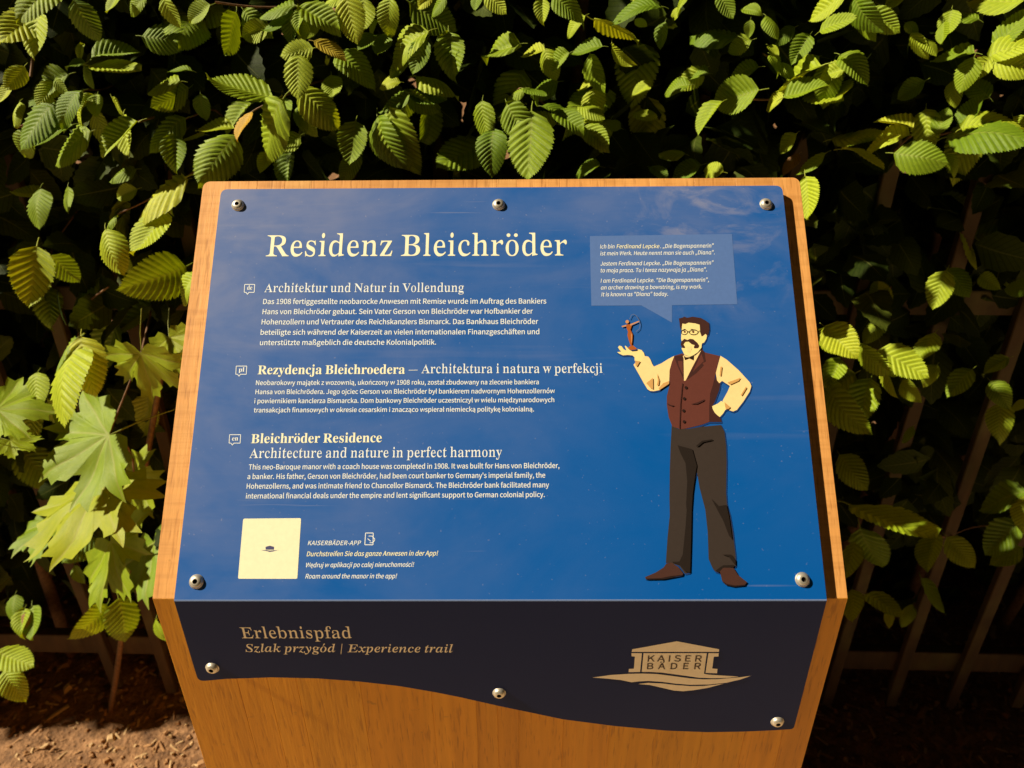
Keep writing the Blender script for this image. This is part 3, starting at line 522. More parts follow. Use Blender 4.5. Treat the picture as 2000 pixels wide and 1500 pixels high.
  'c': '451;269,-14 297,-9 324,0 349,12 374,29 396,49 438,99 417,118 392,94 354,71 341,66 314,63 283,67 256,79 231,98 211,125 194,160 182,202 175,251 172,308 174,350 178,387 185,418 194,443 207,463 222,477 240,485 270,487 279,485 293,477 301,464 303,456 301,412 305,378 317,355 336,340 363,336 383,338 395,343 413,359 424,382 426,416 421,440 410,462 394,481 374,498 335,516 304,523 268,525 220,520 175,504 134,478 99,445 70,404 48,357 34,304 30,246 34,192 46,142 65,97 81,70 100,47 133,18 170,-3 211,-13 240,-15',
  'd': '568;235,-14 272,-5 289,4 319,29 343,64 343,-15 452,9 500,16 543,18 543,45 520,51 502,63 495,76 491,105 490,760 271,760 271,732 304,728 322,720 333,708 340,690 343,666 343,460 318,488 304,499 275,515 259,520 224,524 184,519 160,510 136,497 104,469 85,447 69,420 49,374 40,340 33,302 30,224 39,155 60,95 74,69 90,46 109,26 130,9 152,-3 176,-11 202,-15/252,47 233,53 217,66 204,84 195,110 188,142 183,181 181,252 182,302 192,381 206,423 219,442 235,454 256,461 274,461 300,454 317,443 331,428 341,404 343,125 330,93 321,80 304,63 281,49 269,47',
  'e': '462;267,-14 296,-8 324,3 350,17 374,36 397,60 418,87 438,119 415,141 403,124 378,98 350,80 336,74 307,70 277,73 252,82 230,98 212,120 198,149 188,184 182,225 180,273 435,273 434,312 427,362 414,406 395,444 369,475 338,499 303,515 263,523 227,523 185,515 146,497 111,470 91,448 73,423 51,380 37,331 30,277 32,218 40,162 57,113 80,70 108,36 142,9 180,-8 222,-15/179,334 183,402 188,428 196,450 206,466 218,478 232,486 256,487 278,480 293,463 305,426 309,386 310,316 179,316',
  'f': '328;307,0 307,26 266,30 252,35 243,42 233,58 228,84 227,455 313,455 313,510 227,510 227,648 229,687 236,716 242,726 250,733 262,738 277,739 288,738 300,732 304,721 289,680 285,661 286,630 293,613 305,600 320,592 338,588 351,588 368,592 383,603 391,612 402,639 404,675 396,707 384,726 369,743 349,758 325,768 298,774 246,775 207,769 173,757 143,738 118,713 100,682 93,665 84,627 81,584 81,510 25,510 25,455 81,455 81,120 79,72 74,51 66,40 58,34 23,26 23,0',
  'g': '502;255,-215 311,-210 360,-199 401,-183 419,-173 448,-150 469,-123 481,-92 485,-57 480,-14 470,13 460,28 438,48 420,58 386,70 342,77 289,80 202,81 179,86 164,95 159,101 155,117 157,133 165,147 173,155 183,162 199,169 218,171 290,170 338,181 379,201 411,231 430,258 439,278 447,311 448,334 446,363 439,390 428,416 412,440 487,440 487,500 358,500 301,518 257,524 227,524 185,518 135,501 93,475 61,440 49,420 41,398 34,362 36,320 42,294 51,269 65,247 82,227 103,210 128,194 157,181 114,159 82,137 58,114 43,88 38,69 36,50 37,36 46,10 63,-12 105,-39 86,-46 54,-61 33,-80 23,-102 22,-115 25,-135 35,-154 51,-171 73,-187 102,-200 136,-209 177,-214/233,205 217,209 205,218 195,231 187,249 178,298 176,364 181,423 195,462 205,475 217,483 242,488 259,486 273,479 284,469 293,454 303,410 306,329 301,271 289,231 279,218 266,209 251,205/230,-178 187,-174 164,-168 138,-154 121,-137 113,-118 115,-95 127,-72 149,-53 346,-54 383,-63 399,-78 404,-95 402,-119 395,-135 383,-148 365,-159 343,-168 316,-174 284,-177',
  'h': '585;277,0 277,26 257,29 243,36 235,47 229,69 227,386 246,412 266,431 288,442 312,446 332,443 346,434 354,418 359,396 361,357 361,92 359,63 351,43 337,31 311,26 311,0 559,0 559,26 539,29 525,36 516,47 509,69 508,348 506,389 500,425 489,455 474,479 456,499 432,512 405,521 374,524 331,518 293,502 258,475 227,438 227,760 29,760 29,733 49,730 67,719 75,706 80,679 81,92 79,68 72,46 58,33 28,26 28,0',
  'i': '304;163,600 191,609 215,630 229,660 232,695 224,728 204,754 192,764 178,770 147,773 132,770 118,764 94,742 81,712 78,677 86,644 105,618 132,603/277,0 277,26 257,30 240,40 233,51 229,76 228,510 32,510 31,482 57,478 69,471 76,460 79,441 81,92 79,68 72,46 59,34 28,26 28,0',
  'j': '322;171,602 186,605 200,611 224,633 238,663 241,697 233,730 213,757 186,773 155,776 127,766 103,744 89,714 86,679 94,647 114,620 140,605/77,-215 135,-204 151,-198 181,-181 206,-158 217,-144 225,-129 238,-95 244,-55 245,-33 245,510 34,510 34,484 67,479 82,471 91,458 97,430 98,-83 93,-139 84,-165 69,-176 40,-179 29,-177 21,-171 17,-158 37,-117 40,-105 39,-89 33,-73 23,-60 8,-50 -9,-45 -43,-47 -59,-54 -69,-61 -79,-76 -83,-87 -85,-115 -81,-136 -71,-156 -51,-179 -32,-193 -8,-205 17,-212 45,-216',
  'k': '551;277,0 277,26 257,30 243,37 235,47 229,69 227,221 250,242 359,77 366,62 367,46 359,33 348,28 324,26 324,0 578,0 578,26 559,31 547,38 537,49 342,343 447,450 487,473 531,482 531,510 316,510 316,482 354,479 371,468 375,457 371,440 355,414 227,277 227,760 32,760 31,732 52,729 70,719 76,707 80,679 81,92 79,68 72,46 59,34 27,26 27,0',
  'l': '306;277,0 277,26 257,30 240,40 233,51 229,76 228,760 31,760 31,732 58,727 70,719 76,705 80,678 81,92 79,68 72,46 59,34 28,26 28,0',
  'm': '851;273,0 273,26 254,30 240,37 232,48 226,69 225,386 243,412 262,431 283,442 307,446 327,443 337,437 344,429 353,403 356,357 355,69 348,47 340,36 326,29 307,26 307,0 547,0 547,26 528,29 515,36 506,47 500,69 499,390 517,414 537,432 558,442 580,446 600,443 610,437 618,429 626,404 630,357 628,69 622,47 613,36 599,29 580,26 580,0 824,0 824,26 804,29 790,36 782,47 777,62 774,92 774,348 772,389 766,425 756,455 741,479 723,499 700,512 673,521 642,524 599,518 560,500 542,487 508,451 492,429 486,451 476,470 464,487 449,500 432,510 412,518 389,522 345,522 307,511 272,489 256,474 225,435 225,510 29,510 29,484 49,481 64,473 73,462 79,439 81,92 79,68 72,46 58,33 28,26 28,0',
  'n': '585;277,0 277,26 257,29 243,36 235,47 229,69 227,386 246,412 266,431 288,442 312,446 332,443 346,434 354,418 359,396 361,357 361,92 359,63 351,43 337,31 311,26 311,0 559,0 559,26 539,29 525,36 516,47 509,69 506,389 500,425 489,455 474,479 456,499 432,512 405,521 374,524 352,523 311,512 274,490 258,476 227,439 227,510 29,510 29,484 49,481 64,473 73,462 79,439 81,92 79,68 72,46 58,33 28,26 28,0',
  'o': '517;276,-15 322,-7 364,10 402,36 433,71 458,113 476,161 485,214 487,273 480,328 465,379 442,423 412,460 377,489 336,510 291,522 242,523 195,515 152,497 114,469 83,435 58,392 40,344 31,291 29,234 36,180 51,131 74,86 103,49 139,19 180,-3 226,-13/249,19 230,25 215,36 202,53 193,77 186,112 182,160 180,288 187,396 197,445 207,465 221,480 238,488 259,491 287,485 302,473 314,456 323,432 330,396 335,348 337,202 330,102 325,77 316,53 304,36 288,25 270,19',
  'p': '570;304,-214 304,-189 271,-185 252,-179 240,-166 233,-152 227,-99 227,53 252,23 281,1 297,-6 331,-14 376,-13 414,-2 437,11 468,39 494,75 514,119 525,151 535,205 538,243 536,299 529,350 515,397 495,438 479,461 460,481 429,505 393,520 368,524 333,524 294,511 261,488 246,472 220,432 220,510 30,510 30,485 56,478 69,469 75,456 79,433 81,-98 79,-146 74,-166 65,-178 55,-184 27,-190 27,-214/288,47 267,56 249,72 227,113 227,386 244,417 262,439 283,453 306,457 328,454 346,445 360,429 371,407 378,378 386,323 388,254 387,205 377,127 368,97 356,75 341,59 322,50 300,46',
  'q': '559;544,-214 544,-189 523,-186 505,-178 497,-167 492,-143 491,527 475,527 395,463 347,500 313,516 296,521 261,525 229,523 199,515 170,504 130,478 107,456 86,430 61,385 43,334 33,277 32,200 40,150 49,120 61,92 83,55 101,34 121,17 154,-3 191,-13 236,-14 271,-6 302,9 331,33 344,47 344,-128 340,-157 332,-172 319,-180 298,-186 268,-189 268,-214/262,49 240,56 221,68 207,87 196,113 188,145 183,184 180,284 188,379 196,414 207,442 214,454 231,471 251,481 276,485 305,479 317,472 334,450 340,435 344,396 344,110 336,85 319,65 292,51',
  'r': '441;304,0 304,26 267,31 248,38 238,49 231,67 229,92 229,316 234,361 244,389 259,410 274,423 290,427 309,421 338,383 353,371 381,365 401,368 413,373 423,381 435,396 444,422 444,456 433,487 418,505 396,518 379,522 358,524 332,520 297,502 270,479 246,450 224,414 224,510 32,510 31,482 57,478 69,472 75,460 79,441 81,92 79,68 72,46 59,34 28,26 28,0',
  's': '442;250,-15 283,-9 313,2 351,30 370,55 384,84 393,118 395,156 392,196 386,220 377,240 365,258 349,274 307,304 203,360 177,382 167,396 163,407 162,439 168,456 174,465 194,480 221,487 239,486 258,482 277,475 294,463 317,438 336,405 351,364 375,364 375,525 354,525 343,507 327,501 255,520 225,525 182,522 150,513 123,498 100,478 81,453 63,411 57,379 58,339 67,307 84,278 108,252 139,228 264,156 287,128 292,118 295,96 292,73 287,60 275,44 263,35 250,29 225,25 205,25 183,30 162,40 143,55 116,86 96,125 82,173 55,173 55,-13 78,-13 92,7 101,13 113,14 128,12 161,-2 199,-12 222,-15',
  't': '351;215,-13 239,-7 260,2 280,15 298,33 314,54 342,108 317,123 305,98 291,80 283,74 267,67 253,67 241,71 232,79 226,93 222,135 222,458 319,458 319,510 222,510 222,706 198,706 172,662 135,611 88,554 31,492 31,458 74,458 74,117 76,86 85,46 101,17 126,-3 161,-13 190,-14',
  'u': '576;213,-15 256,-7 286,6 322,32 351,66 351,-15 460,12 509,19 553,21 553,49 532,52 512,61 504,72 498,98 498,510 291,510 291,484 315,481 332,473 342,461 349,435 351,108 334,86 315,71 294,62 272,59 249,63 235,72 226,85 219,108 218,510 18,510 18,484 39,480 54,472 63,459 68,441 70,407 71,138 74,100 87,53 108,18 128,1 168,-13',
  'v': '470;246,-15 407,418 420,447 434,467 449,478 469,485 469,510 313,510 313,484 338,481 356,474 367,463 371,445 362,415 284,201 200,440 198,454 204,472 214,479 230,483 252,484 252,510 -4,510 -4,482 14,479 27,471 37,457 49,432 219,-15',
  'w': '667;215,-15 343,323 444,-15 468,-15 638,437 659,475 670,482 685,485 685,510 547,510 547,485 574,479 586,473 593,463 594,446 589,425 516,232 457,431 454,454 457,465 465,474 478,480 497,482 497,510 258,510 258,485 286,478 298,465 324,386 256,209 178,437 176,457 179,469 189,478 213,482 213,510 -17,510 -17,482 -5,479 7,470 24,440 188,-15',
  'x': '490;181,0 181,24 156,26 141,32 133,42 130,61 135,76 145,94 212,188 275,83 285,54 283,41 276,33 263,29 238,26 238,0 490,0 490,25 470,31 455,49 305,302 412,444 445,472 478,487 478,510 309,510 309,484 334,481 349,477 359,467 360,454 351,432 282,338 226,433 216,460 218,470 227,478 240,482 259,484 259,510 6,510 6,482 30,474 45,461 59,444 189,224 95,93 74,68 41,40 7,24 7,0',
  'y': '461;90,-216 132,-207 160,-192 186,-165 211,-126 249,-37 406,418 429,466 441,477 460,482 460,510 312,510 312,482 336,481 353,476 362,466 365,450 363,427 354,396 285,195 204,422 197,451 200,467 206,474 220,479 249,482 249,510 -7,510 -5,482 12,480 24,472 38,452 49,429 216,-7 203,-55 188,-92 163,-130 141,-149 128,-151 116,-145 114,-134 114,-110 110,-94 102,-80 84,-67 61,-61 34,-64 17,-73 0,-92 -9,-116 -10,-139 -7,-156 4,-179 15,-192 37,-207 62,-214',
  'z': '450;412,0 424,177 400,177 388,142 367,101 342,72 322,58 297,49 268,43 193,41 422,478 422,510 49,510 40,355 67,355 75,386 91,422 104,439 127,458 147,466 171,471 258,472 20,23 20,0',
  '|': '447;261,-181 261,852 186,852 186,-181',
  ' ': '268;',
 },
 'roman': {
  'A': '671;196,0 196,28 156,31 129,39 119,46 111,54 108,63 113,90 120,108 159,203 407,203 422,177 434,151 457,91 461,74 454,60 444,52 419,38 389,31 352,28 352,0 654,0 681,28 666,29 653,34 620,53 602,67 595,76 583,96 561,145 366,606 354,643 350,679 346,691 331,715 335,717 317,692 313,680 306,631 297,606 273,545 258,520 228,483 220,471 209,446 155,311 149,287 147,262 143,250 111,201 100,176 76,115 73,103 69,73 65,65 50,52 20,35 1,29 -13,28 -13,0/272,490 300,466 316,442 377,295 388,271 403,247 174,247',
  'B': '680;365,0 427,3 454,7 499,21 519,30 538,41 555,53 569,67 582,82 593,99 601,117 608,136 616,179 617,202 614,236 606,266 593,293 575,316 550,337 518,355 506,359 478,369 403,380 469,389 487,396 503,402 529,417 549,436 564,457 574,481 580,509 583,539 579,577 569,609 552,637 527,660 494,677 453,690 402,697 339,700 24,700 24,674 48,673 73,667 119,644 130,634 136,621 139,606 142,567 142,126 138,89 130,70 124,62 105,50 69,34 49,29 25,27 25,0/253,601 256,633 262,645 276,653 310,665 324,667 346,666 371,662 393,654 426,634 445,615 452,604 457,592 463,563 465,531 462,493 458,477 452,462 443,449 413,419 392,405 378,399 344,392 325,389 253,387/332,37 311,41 275,55 262,65 256,77 253,100 253,355 342,353 363,350 397,341 424,327 448,309 460,298 470,285 478,271 483,254 489,218 488,158 481,125 476,110 469,97 460,86 449,75 436,66 411,52 386,43 372,40',
  'E': '679;605,0 601,26 602,39 606,52 632,103 642,129 661,220 632,220 618,189 591,136 578,115 562,97 552,89 526,75 483,59 439,49 407,45 354,42 317,45 279,57 265,66 257,78 254,103 254,342 308,341 344,336 379,328 398,320 405,314 414,302 431,249 439,211 442,182 468,182 466,276 461,303 446,343 444,356 444,370 447,383 462,423 465,437 467,464 468,531 443,531 436,493 422,447 414,423 409,413 402,405 391,398 378,392 346,383 307,378 254,378 254,604 255,623 260,637 263,641 275,647 307,658 327,661 356,662 383,661 433,657 476,647 514,633 531,625 545,614 555,602 563,588 581,536 590,491 613,491 613,557 611,583 604,609 594,635 590,648 589,661 591,674 601,700 25,700 25,674 48,673 68,669 103,654 123,641 130,632 136,622 139,611 143,567 143,120 139,84 130,65 122,57 103,45 77,33 47,27 22,26 22,0',
  'N': '758;621,-17 632,-3 639,10 641,23 640,36 628,76 623,103 621,182 623,222 627,235 643,275 648,301 648,592 642,634 644,641 650,648 675,662 702,670 737,674 737,700 509,700 509,674 535,671 562,665 597,649 608,641 608,637 601,620 600,613 601,326 603,286 610,259 571,280 558,290 538,310 253,659 239,679 228,700 55,700 28,674 50,668 65,660 111,625 141,597 141,570 138,557 122,517 119,504 117,478 116,88 117,81 124,63 124,59 120,54 83,36 60,30 28,27 28,0 256,0 256,27 220,31 192,39 166,53 161,59 158,67 163,96 164,121 164,473 163,499 161,512 151,538 193,518 207,508 226,488 557,84 579,54 606,4',
  'R': '726;372,0 372,27 336,31 308,40 290,49 271,61 264,68 259,77 254,98 253,124 253,326 310,326 341,304 352,293 369,270 514,45 526,23 535,0 738,0 738,27 717,29 703,34 662,60 643,77 499,288 486,311 481,322 479,344 512,356 540,370 563,388 582,408 596,430 606,456 612,483 615,514 611,559 606,578 599,597 590,614 579,629 566,642 551,655 533,665 512,674 490,682 452,691 406,697 371,699 25,700 25,674 49,672 68,667 104,651 122,640 129,633 138,615 142,582 142,137 140,98 135,77 130,68 114,54 78,36 48,29 24,27 24,0/253,593 255,621 261,635 266,641 282,649 318,661 345,663 375,661 401,654 426,642 448,626 467,606 484,580 491,551 494,516 491,478 482,446 474,431 465,419 455,407 433,388 406,374 390,369 353,362 331,360 253,359',
  'V': '657;338,-20 354,5 358,17 361,53 366,78 399,163 412,187 442,224 450,236 461,260 582,576 590,601 595,631 600,640 607,646 638,665 657,672 679,674 679,700 459,700 459,674 490,672 520,666 552,650 556,646 556,641 547,623 535,580 397,220 369,244 353,268 219,589 212,610 208,626 209,636 218,646 255,664 283,672 324,674 324,700 -22,700 -22,674 -3,670 13,665 55,640 63,633 75,619 88,594 304,89 313,65 320,17 324,5',
  'S': '599;94,-17 105,14 110,17 125,18 156,13 224,-8 263,-14 295,-15 333,-14 385,-5 416,5 430,12 454,27 473,45 495,77 511,115 519,142 524,172 525,204 524,239 516,280 506,307 491,334 477,350 461,366 442,382 419,397 377,419 252,478 209,504 191,517 177,532 167,547 163,565 164,575 169,595 179,615 199,641 223,662 251,677 273,682 298,683 330,680 351,674 382,659 428,630 449,612 462,592 487,518 496,490 521,490 521,544 519,570 500,637 499,650 500,663 506,690 506,703 504,717 492,717 487,696 481,688 477,686 463,683 434,689 372,705 325,714 284,717 241,713 201,702 167,684 148,669 141,660 128,641 118,619 111,595 106,555 103,510 105,476 112,444 123,415 131,401 139,388 160,363 188,339 204,327 262,293 380,235 415,212 429,198 440,185 448,170 452,154 452,137 446,114 440,103 424,82 397,55 366,35 343,27 317,23 283,24 246,30 229,36 194,53 160,76 146,91 135,107 127,125 109,190 96,243 66,243 67,174 69,147 89,65 90,52 82,11 82,-3 86,-17',
  'a': '528;404,-15 429,-7 452,8 462,18 469,31 473,45 492,68 476,58 470,56 457,57 439,61 428,68 425,75 423,103 423,368 418,407 414,425 402,456 387,480 377,490 365,499 336,513 318,518 274,523 220,523 181,517 150,506 128,491 108,472 92,450 82,425 78,398 79,365 86,339 97,321 104,316 113,314 124,314 133,316 141,321 148,327 156,342 162,366 161,395 157,411 142,436 140,443 152,459 168,472 186,481 211,485 237,485 263,480 286,469 311,452 324,436 328,428 332,408 333,312 258,296 197,275 174,264 145,247 113,224 99,211 79,185 71,170 61,139 58,104 59,79 64,57 71,36 87,11 100,-1 108,-6 125,-11 136,-13 167,-12 209,-4 230,4 274,26 320,57 341,12 348,2 355,-6 365,-11 377,-14/215,56 201,60 187,67 175,76 166,88 160,102 156,119 156,138 163,164 173,188 189,209 207,228 228,244 251,258 283,269 328,278 333,225 332,144 330,104 309,87 253,60 235,55',
  'b': '554;97,-18 98,-8 103,1 118,19 129,28 161,46 194,19 211,8 227,-1 261,-12 295,-15 328,-13 357,-7 383,5 405,21 424,41 441,65 457,93 472,124 483,157 495,212 498,252 498,291 496,326 486,374 477,403 459,442 437,474 411,499 383,515 363,522 339,524 303,520 286,514 253,498 218,473 199,458 189,484 186,511 186,760 39,760 12,732 41,726 77,709 83,704 87,697 91,680 93,644 93,88 89,62 77,22 77,9 83,-4 93,-18/265,25 251,29 237,36 225,46 212,58 201,73 192,92 188,113 186,140 186,397 195,417 200,423 216,434 266,458 277,460 296,460 322,454 335,448 359,433 369,424 378,412 390,385 398,351 402,310 404,233 401,180 394,134 389,114 381,96 372,81 362,67 340,46 318,31 294,24 281,23',
  'c': '451;268,-14 295,-9 322,0 349,12 373,29 396,49 418,72 438,99 417,118 405,105 380,84 354,71 327,64 313,63 278,67 244,79 228,87 213,98 200,111 188,125 178,142 169,160 156,202 148,251 145,308 148,350 156,387 170,418 203,463 220,477 239,485 260,488 270,487 288,482 305,472 314,464 321,456 326,446 330,378 336,355 341,346 347,340 355,337 366,336 376,338 382,343 388,350 396,369 399,395 398,428 392,451 388,462 375,481 359,498 350,505 328,516 302,523 268,525 236,523 220,520 205,515 177,504 152,488 141,478 123,457 107,432 92,404 73,357 61,304 57,246 60,192 71,142 89,97 103,70 120,47 139,27 159,10 169,3 191,-7 214,-13 226,-15',
  'd': '568;235,-14 254,-11 272,-5 289,4 321,29 353,64 364,38 366,-15 374,-8 407,1 472,13 516,18 543,45 520,51 481,67 471,76 465,96 463,124 463,760 271,760 271,732 304,728 339,713 356,703 362,697 368,683 370,666 369,515 366,488 356,460 338,475 305,499 274,515 258,520 225,524 212,523 189,519 179,515 159,504 141,488 123,469 107,447 93,420 75,374 66,340 60,302 57,263 57,224 60,188 65,155 74,124 84,95 97,69 111,46 127,26 153,2 172,-8 192,-14 215,-15/251,47 227,53 203,66 183,84 176,96 170,110 161,142 156,181 154,252 155,302 159,345 166,381 177,411 185,423 206,442 230,454 254,461 274,461 294,457 344,434 357,423 367,404 369,397 370,370 369,125 362,108 349,93 299,58 287,52 275,48',
  'e': '462;266,-14 294,-8 321,3 348,17 374,36 397,60 418,87 438,119 415,141 390,110 364,87 350,80 336,74 321,71 306,70 273,73 241,82 212,98 190,120 174,149 162,184 160,198 155,225 152,273 408,273 405,338 397,385 385,426 377,444 358,475 347,488 334,499 319,508 302,515 283,520 263,523 227,523 199,519 186,515 163,504 152,497 126,470 110,448 96,423 76,380 63,331 57,277 58,218 67,162 81,113 102,70 127,36 156,9 166,2 187,-8 210,-14 223,-15/152,334 153,370 160,402 186,450 200,466 215,478 231,486 248,488 256,487 272,483 291,470 309,447 321,426 329,400 332,386 332,370 329,353 321,334 310,316 152,316',
  'f': '328;307,0 307,26 284,27 266,30 251,35 227,46 211,58 206,66 201,84 200,107 200,455 313,455 304,469 300,482 304,496 313,510 200,510 201,669 204,687 212,703 224,716 238,726 256,736 269,739 283,739 298,735 317,721 319,710 311,655 311,636 316,613 322,600 326,594 336,589 345,588 351,589 357,592 370,612 376,639 378,675 371,707 363,726 351,743 336,758 318,768 296,774 268,776 247,775 212,769 184,757 160,738 149,726 131,698 118,665 110,627 107,584 108,510 25,510 34,496 37,482 34,469 25,455 108,455 108,120 106,72 101,57 93,51 54,33 23,26 23,0',
  'g': '502;255,-215 311,-210 337,-205 381,-192 418,-173 433,-162 445,-150 454,-137 460,-123 464,-108 465,-92 462,-57 454,-14 449,4 439,28 429,42 416,53 390,66 356,75 325,79 199,81 169,86 146,95 139,101 137,108 139,117 158,138 169,159 178,165 210,171 277,169 312,174 330,181 348,190 364,201 378,215 396,239 410,268 418,300 421,334 417,377 408,403 401,416 378,440 486,440 478,455 474,470 478,485 486,500 355,500 300,518 257,524 213,522 186,518 163,511 144,501 126,489 110,475 95,458 83,440 70,409 64,386 61,362 63,320 67,294 75,269 87,247 101,227 119,210 132,202 148,194 195,181 143,167 127,159 116,152 99,137 85,121 75,105 68,88 63,60 63,36 69,10 75,-1 84,-12 98,-21 118,-31 143,-39 113,-46 88,-53 71,-61 60,-70 45,-91 40,-102 38,-115 41,-135 49,-154 62,-171 79,-187 104,-200 137,-209 177,-214 224,-216/232,205 212,209 195,218 176,240 163,259 157,271 151,298 149,329 149,364 154,410 158,423 170,445 186,462 210,479 225,486 242,488 259,486 274,479 301,462 318,445 324,434 330,410 333,381 333,329 331,298 326,271 322,259 309,240 291,224 267,209 251,205/230,-178 187,-174 154,-164 121,-143 103,-125 100,-118 100,-112 106,-95 124,-65 141,-53 315,-53 348,-54 387,-61 402,-66 412,-74 414,-78 415,-89 406,-119 397,-135 383,-148 365,-159 343,-168 316,-174 284,-177',
  'h': '585;250,0 277,26 252,31 219,47 207,56 204,62 201,76 200,333 202,373 204,386 217,400 232,412 247,423 276,438 300,445 321,446 338,443 356,437 371,429 379,418 384,404 388,368 388,118 386,76 381,63 373,52 362,43 340,31 329,28 311,26 338,0 532,0 559,26 533,31 501,47 489,56 483,69 481,92 481,348 479,389 474,425 465,455 454,479 439,499 422,512 400,521 374,524 354,522 334,518 314,511 295,502 255,475 215,438 204,465 200,492 200,760 56,760 29,733 55,728 90,711 101,700 107,679 107,83 103,62 93,50 53,31 28,26 55,0',
  'i': '304;160,600 170,603 178,609 194,630 199,644 203,660 205,695 202,720 197,735 190,748 182,760 174,768 165,772 155,774 144,772 135,768 123,754 116,742 110,728 106,712 104,677 110,644 116,630 123,618 131,609 140,603 149,600/250,0 277,26 252,32 219,47 208,57 205,62 202,76 201,510 58,510 31,482 57,478 90,464 101,454 104,448 107,433 107,83 103,61 93,50 54,31 28,26 55,0',
  'j': '322;169,602 178,605 187,611 203,633 209,647 213,663 215,697 209,730 199,751 191,762 183,770 174,775 163,776 153,775 144,770 132,757 125,744 119,730 115,714 113,679 118,647 124,633 132,620 139,611 148,605 157,602/75,-215 95,-213 127,-204 141,-198 166,-181 186,-158 194,-144 207,-113 212,-95 217,-55 218,-33 218,510 34,510 34,484 67,479 102,463 116,453 120,446 124,430 125,-83 124,-113 120,-131 116,-139 104,-153 90,-165 76,-173 63,-178 47,-180 28,-177 14,-167 -3,-152 -2,-146 10,-126 13,-113 13,-89 9,-68 5,-60 -3,-50 -13,-45 -23,-44 -32,-45 -39,-49 -50,-61 -58,-87 -59,-115 -54,-143 -46,-162 -33,-179 -18,-193 0,-205 19,-212 45,-216',
  'k': '551;250,0 277,26 257,30 227,43 212,51 204,62 201,76 200,92 200,221 250,242 282,219 302,196 388,69 393,58 393,55 387,46 371,36 349,28 324,26 324,0 551,0 578,26 559,31 536,43 518,56 497,78 473,111 356,288 343,310 340,321 340,332 342,343 382,385 415,427 427,439 441,450 472,467 501,478 531,482 531,510 316,510 316,482 345,481 364,476 380,468 384,463 384,457 360,421 324,377 308,347 293,327 272,307 257,297 213,277 204,303 200,329 200,760 58,760 31,732 58,727 93,711 102,701 107,679 107,83 103,62 93,51 54,32 27,26 27,0',
  'l': '306;250,0 277,26 252,32 227,43 212,51 205,62 201,83 201,760 58,760 31,732 46,731 58,727 93,710 103,700 107,678 107,83 103,61 93,50 54,31 28,26 55,0',
  'm': '851;246,0 273,26 248,32 215,48 204,57 199,76 198,333 199,373 202,386 214,400 243,423 271,438 283,442 307,446 324,445 342,440 359,433 366,429 370,423 377,411 383,377 382,76 379,63 376,57 364,47 331,31 307,26 334,0 520,0 547,26 523,31 490,47 478,57 474,69 472,92 472,363 478,390 493,403 523,424 547,438 569,445 581,446 607,443 632,434 644,424 652,404 655,387 657,357 657,105 655,69 649,57 644,52 605,31 580,26 607,0 797,0 824,26 799,31 766,47 754,56 749,69 747,92 747,348 746,389 740,425 732,455 720,479 706,499 689,512 668,521 642,524 622,522 602,518 582,510 562,500 543,487 524,470 487,429 460,470 434,500 421,510 405,518 386,522 364,524 347,522 330,518 312,511 273,489 254,474 213,435 202,465 199,480 198,510 56,510 29,484 43,482 55,479 89,462 101,452 106,439 107,416 108,105 107,75 103,62 99,56 85,46 59,33 42,28 28,26 55,0',
  'n': '585;250,0 277,26 252,31 219,47 207,56 204,62 201,76 200,333 202,373 204,386 217,400 232,412 247,423 276,438 300,445 321,446 338,443 356,437 371,429 379,418 384,404 388,368 388,118 386,76 381,63 373,52 362,43 340,31 329,28 311,26 338,0 532,0 559,26 533,31 501,47 489,56 483,69 481,92 481,348 479,389 474,425 465,455 454,479 439,499 422,512 400,521 374,524 353,523 333,518 314,512 294,502 275,490 235,459 215,439 204,468 202,482 200,510 56,510 29,484 43,482 55,479 89,462 101,452 104,446 107,432 107,83 103,62 93,50 53,31 28,26 55,0',
  'o': '517;276,-15 307,-11 321,-7 347,3 359,10 369,18 387,36 412,71 434,113 450,161 459,214 460,273 454,328 440,379 419,423 403,448 387,470 368,489 358,497 346,504 321,515 291,522 275,523 242,523 210,519 196,515 170,504 158,497 148,488 129,469 104,435 82,392 66,344 57,291 56,234 62,180 76,131 96,86 112,61 129,38 148,19 158,10 182,-3 196,-7 226,-13/249,19 230,25 221,30 204,44 176,77 163,102 159,123 155,160 153,220 153,288 155,334 158,373 163,396 169,415 176,432 194,456 220,480 238,488 259,491 278,488 287,485 304,473 331,445 340,432 348,415 354,396 361,348 364,288 364,202 359,122 355,102 347,84 323,53 297,30 279,22 270,19',
  'p': '570;304,-214 304,-189 277,-186 256,-181 219,-162 213,-157 206,-146 202,-125 200,-89 200,-4 204,25 215,53 249,23 281,1 313,-11 331,-14 361,-15 384,-11 403,-2 422,11 448,39 471,75 489,119 502,169 508,205 511,243 510,299 503,350 490,397 472,438 458,461 442,481 425,498 407,511 387,520 377,523 353,525 333,524 313,519 295,511 277,501 260,488 227,453 210,432 198,458 195,471 193,510 57,510 30,485 51,480 92,461 98,456 102,449 107,423 107,-125 105,-151 100,-159 90,-166 56,-184 43,-188 27,-190 27,-214/288,47 263,56 234,72 221,84 211,97 202,113 200,152 201,360 206,386 219,403 234,417 272,447 294,456 306,457 332,454 357,445 379,429 388,419 395,407 405,378 413,323 415,254 414,205 410,163 402,127 391,97 383,85 362,66 338,54 313,47',
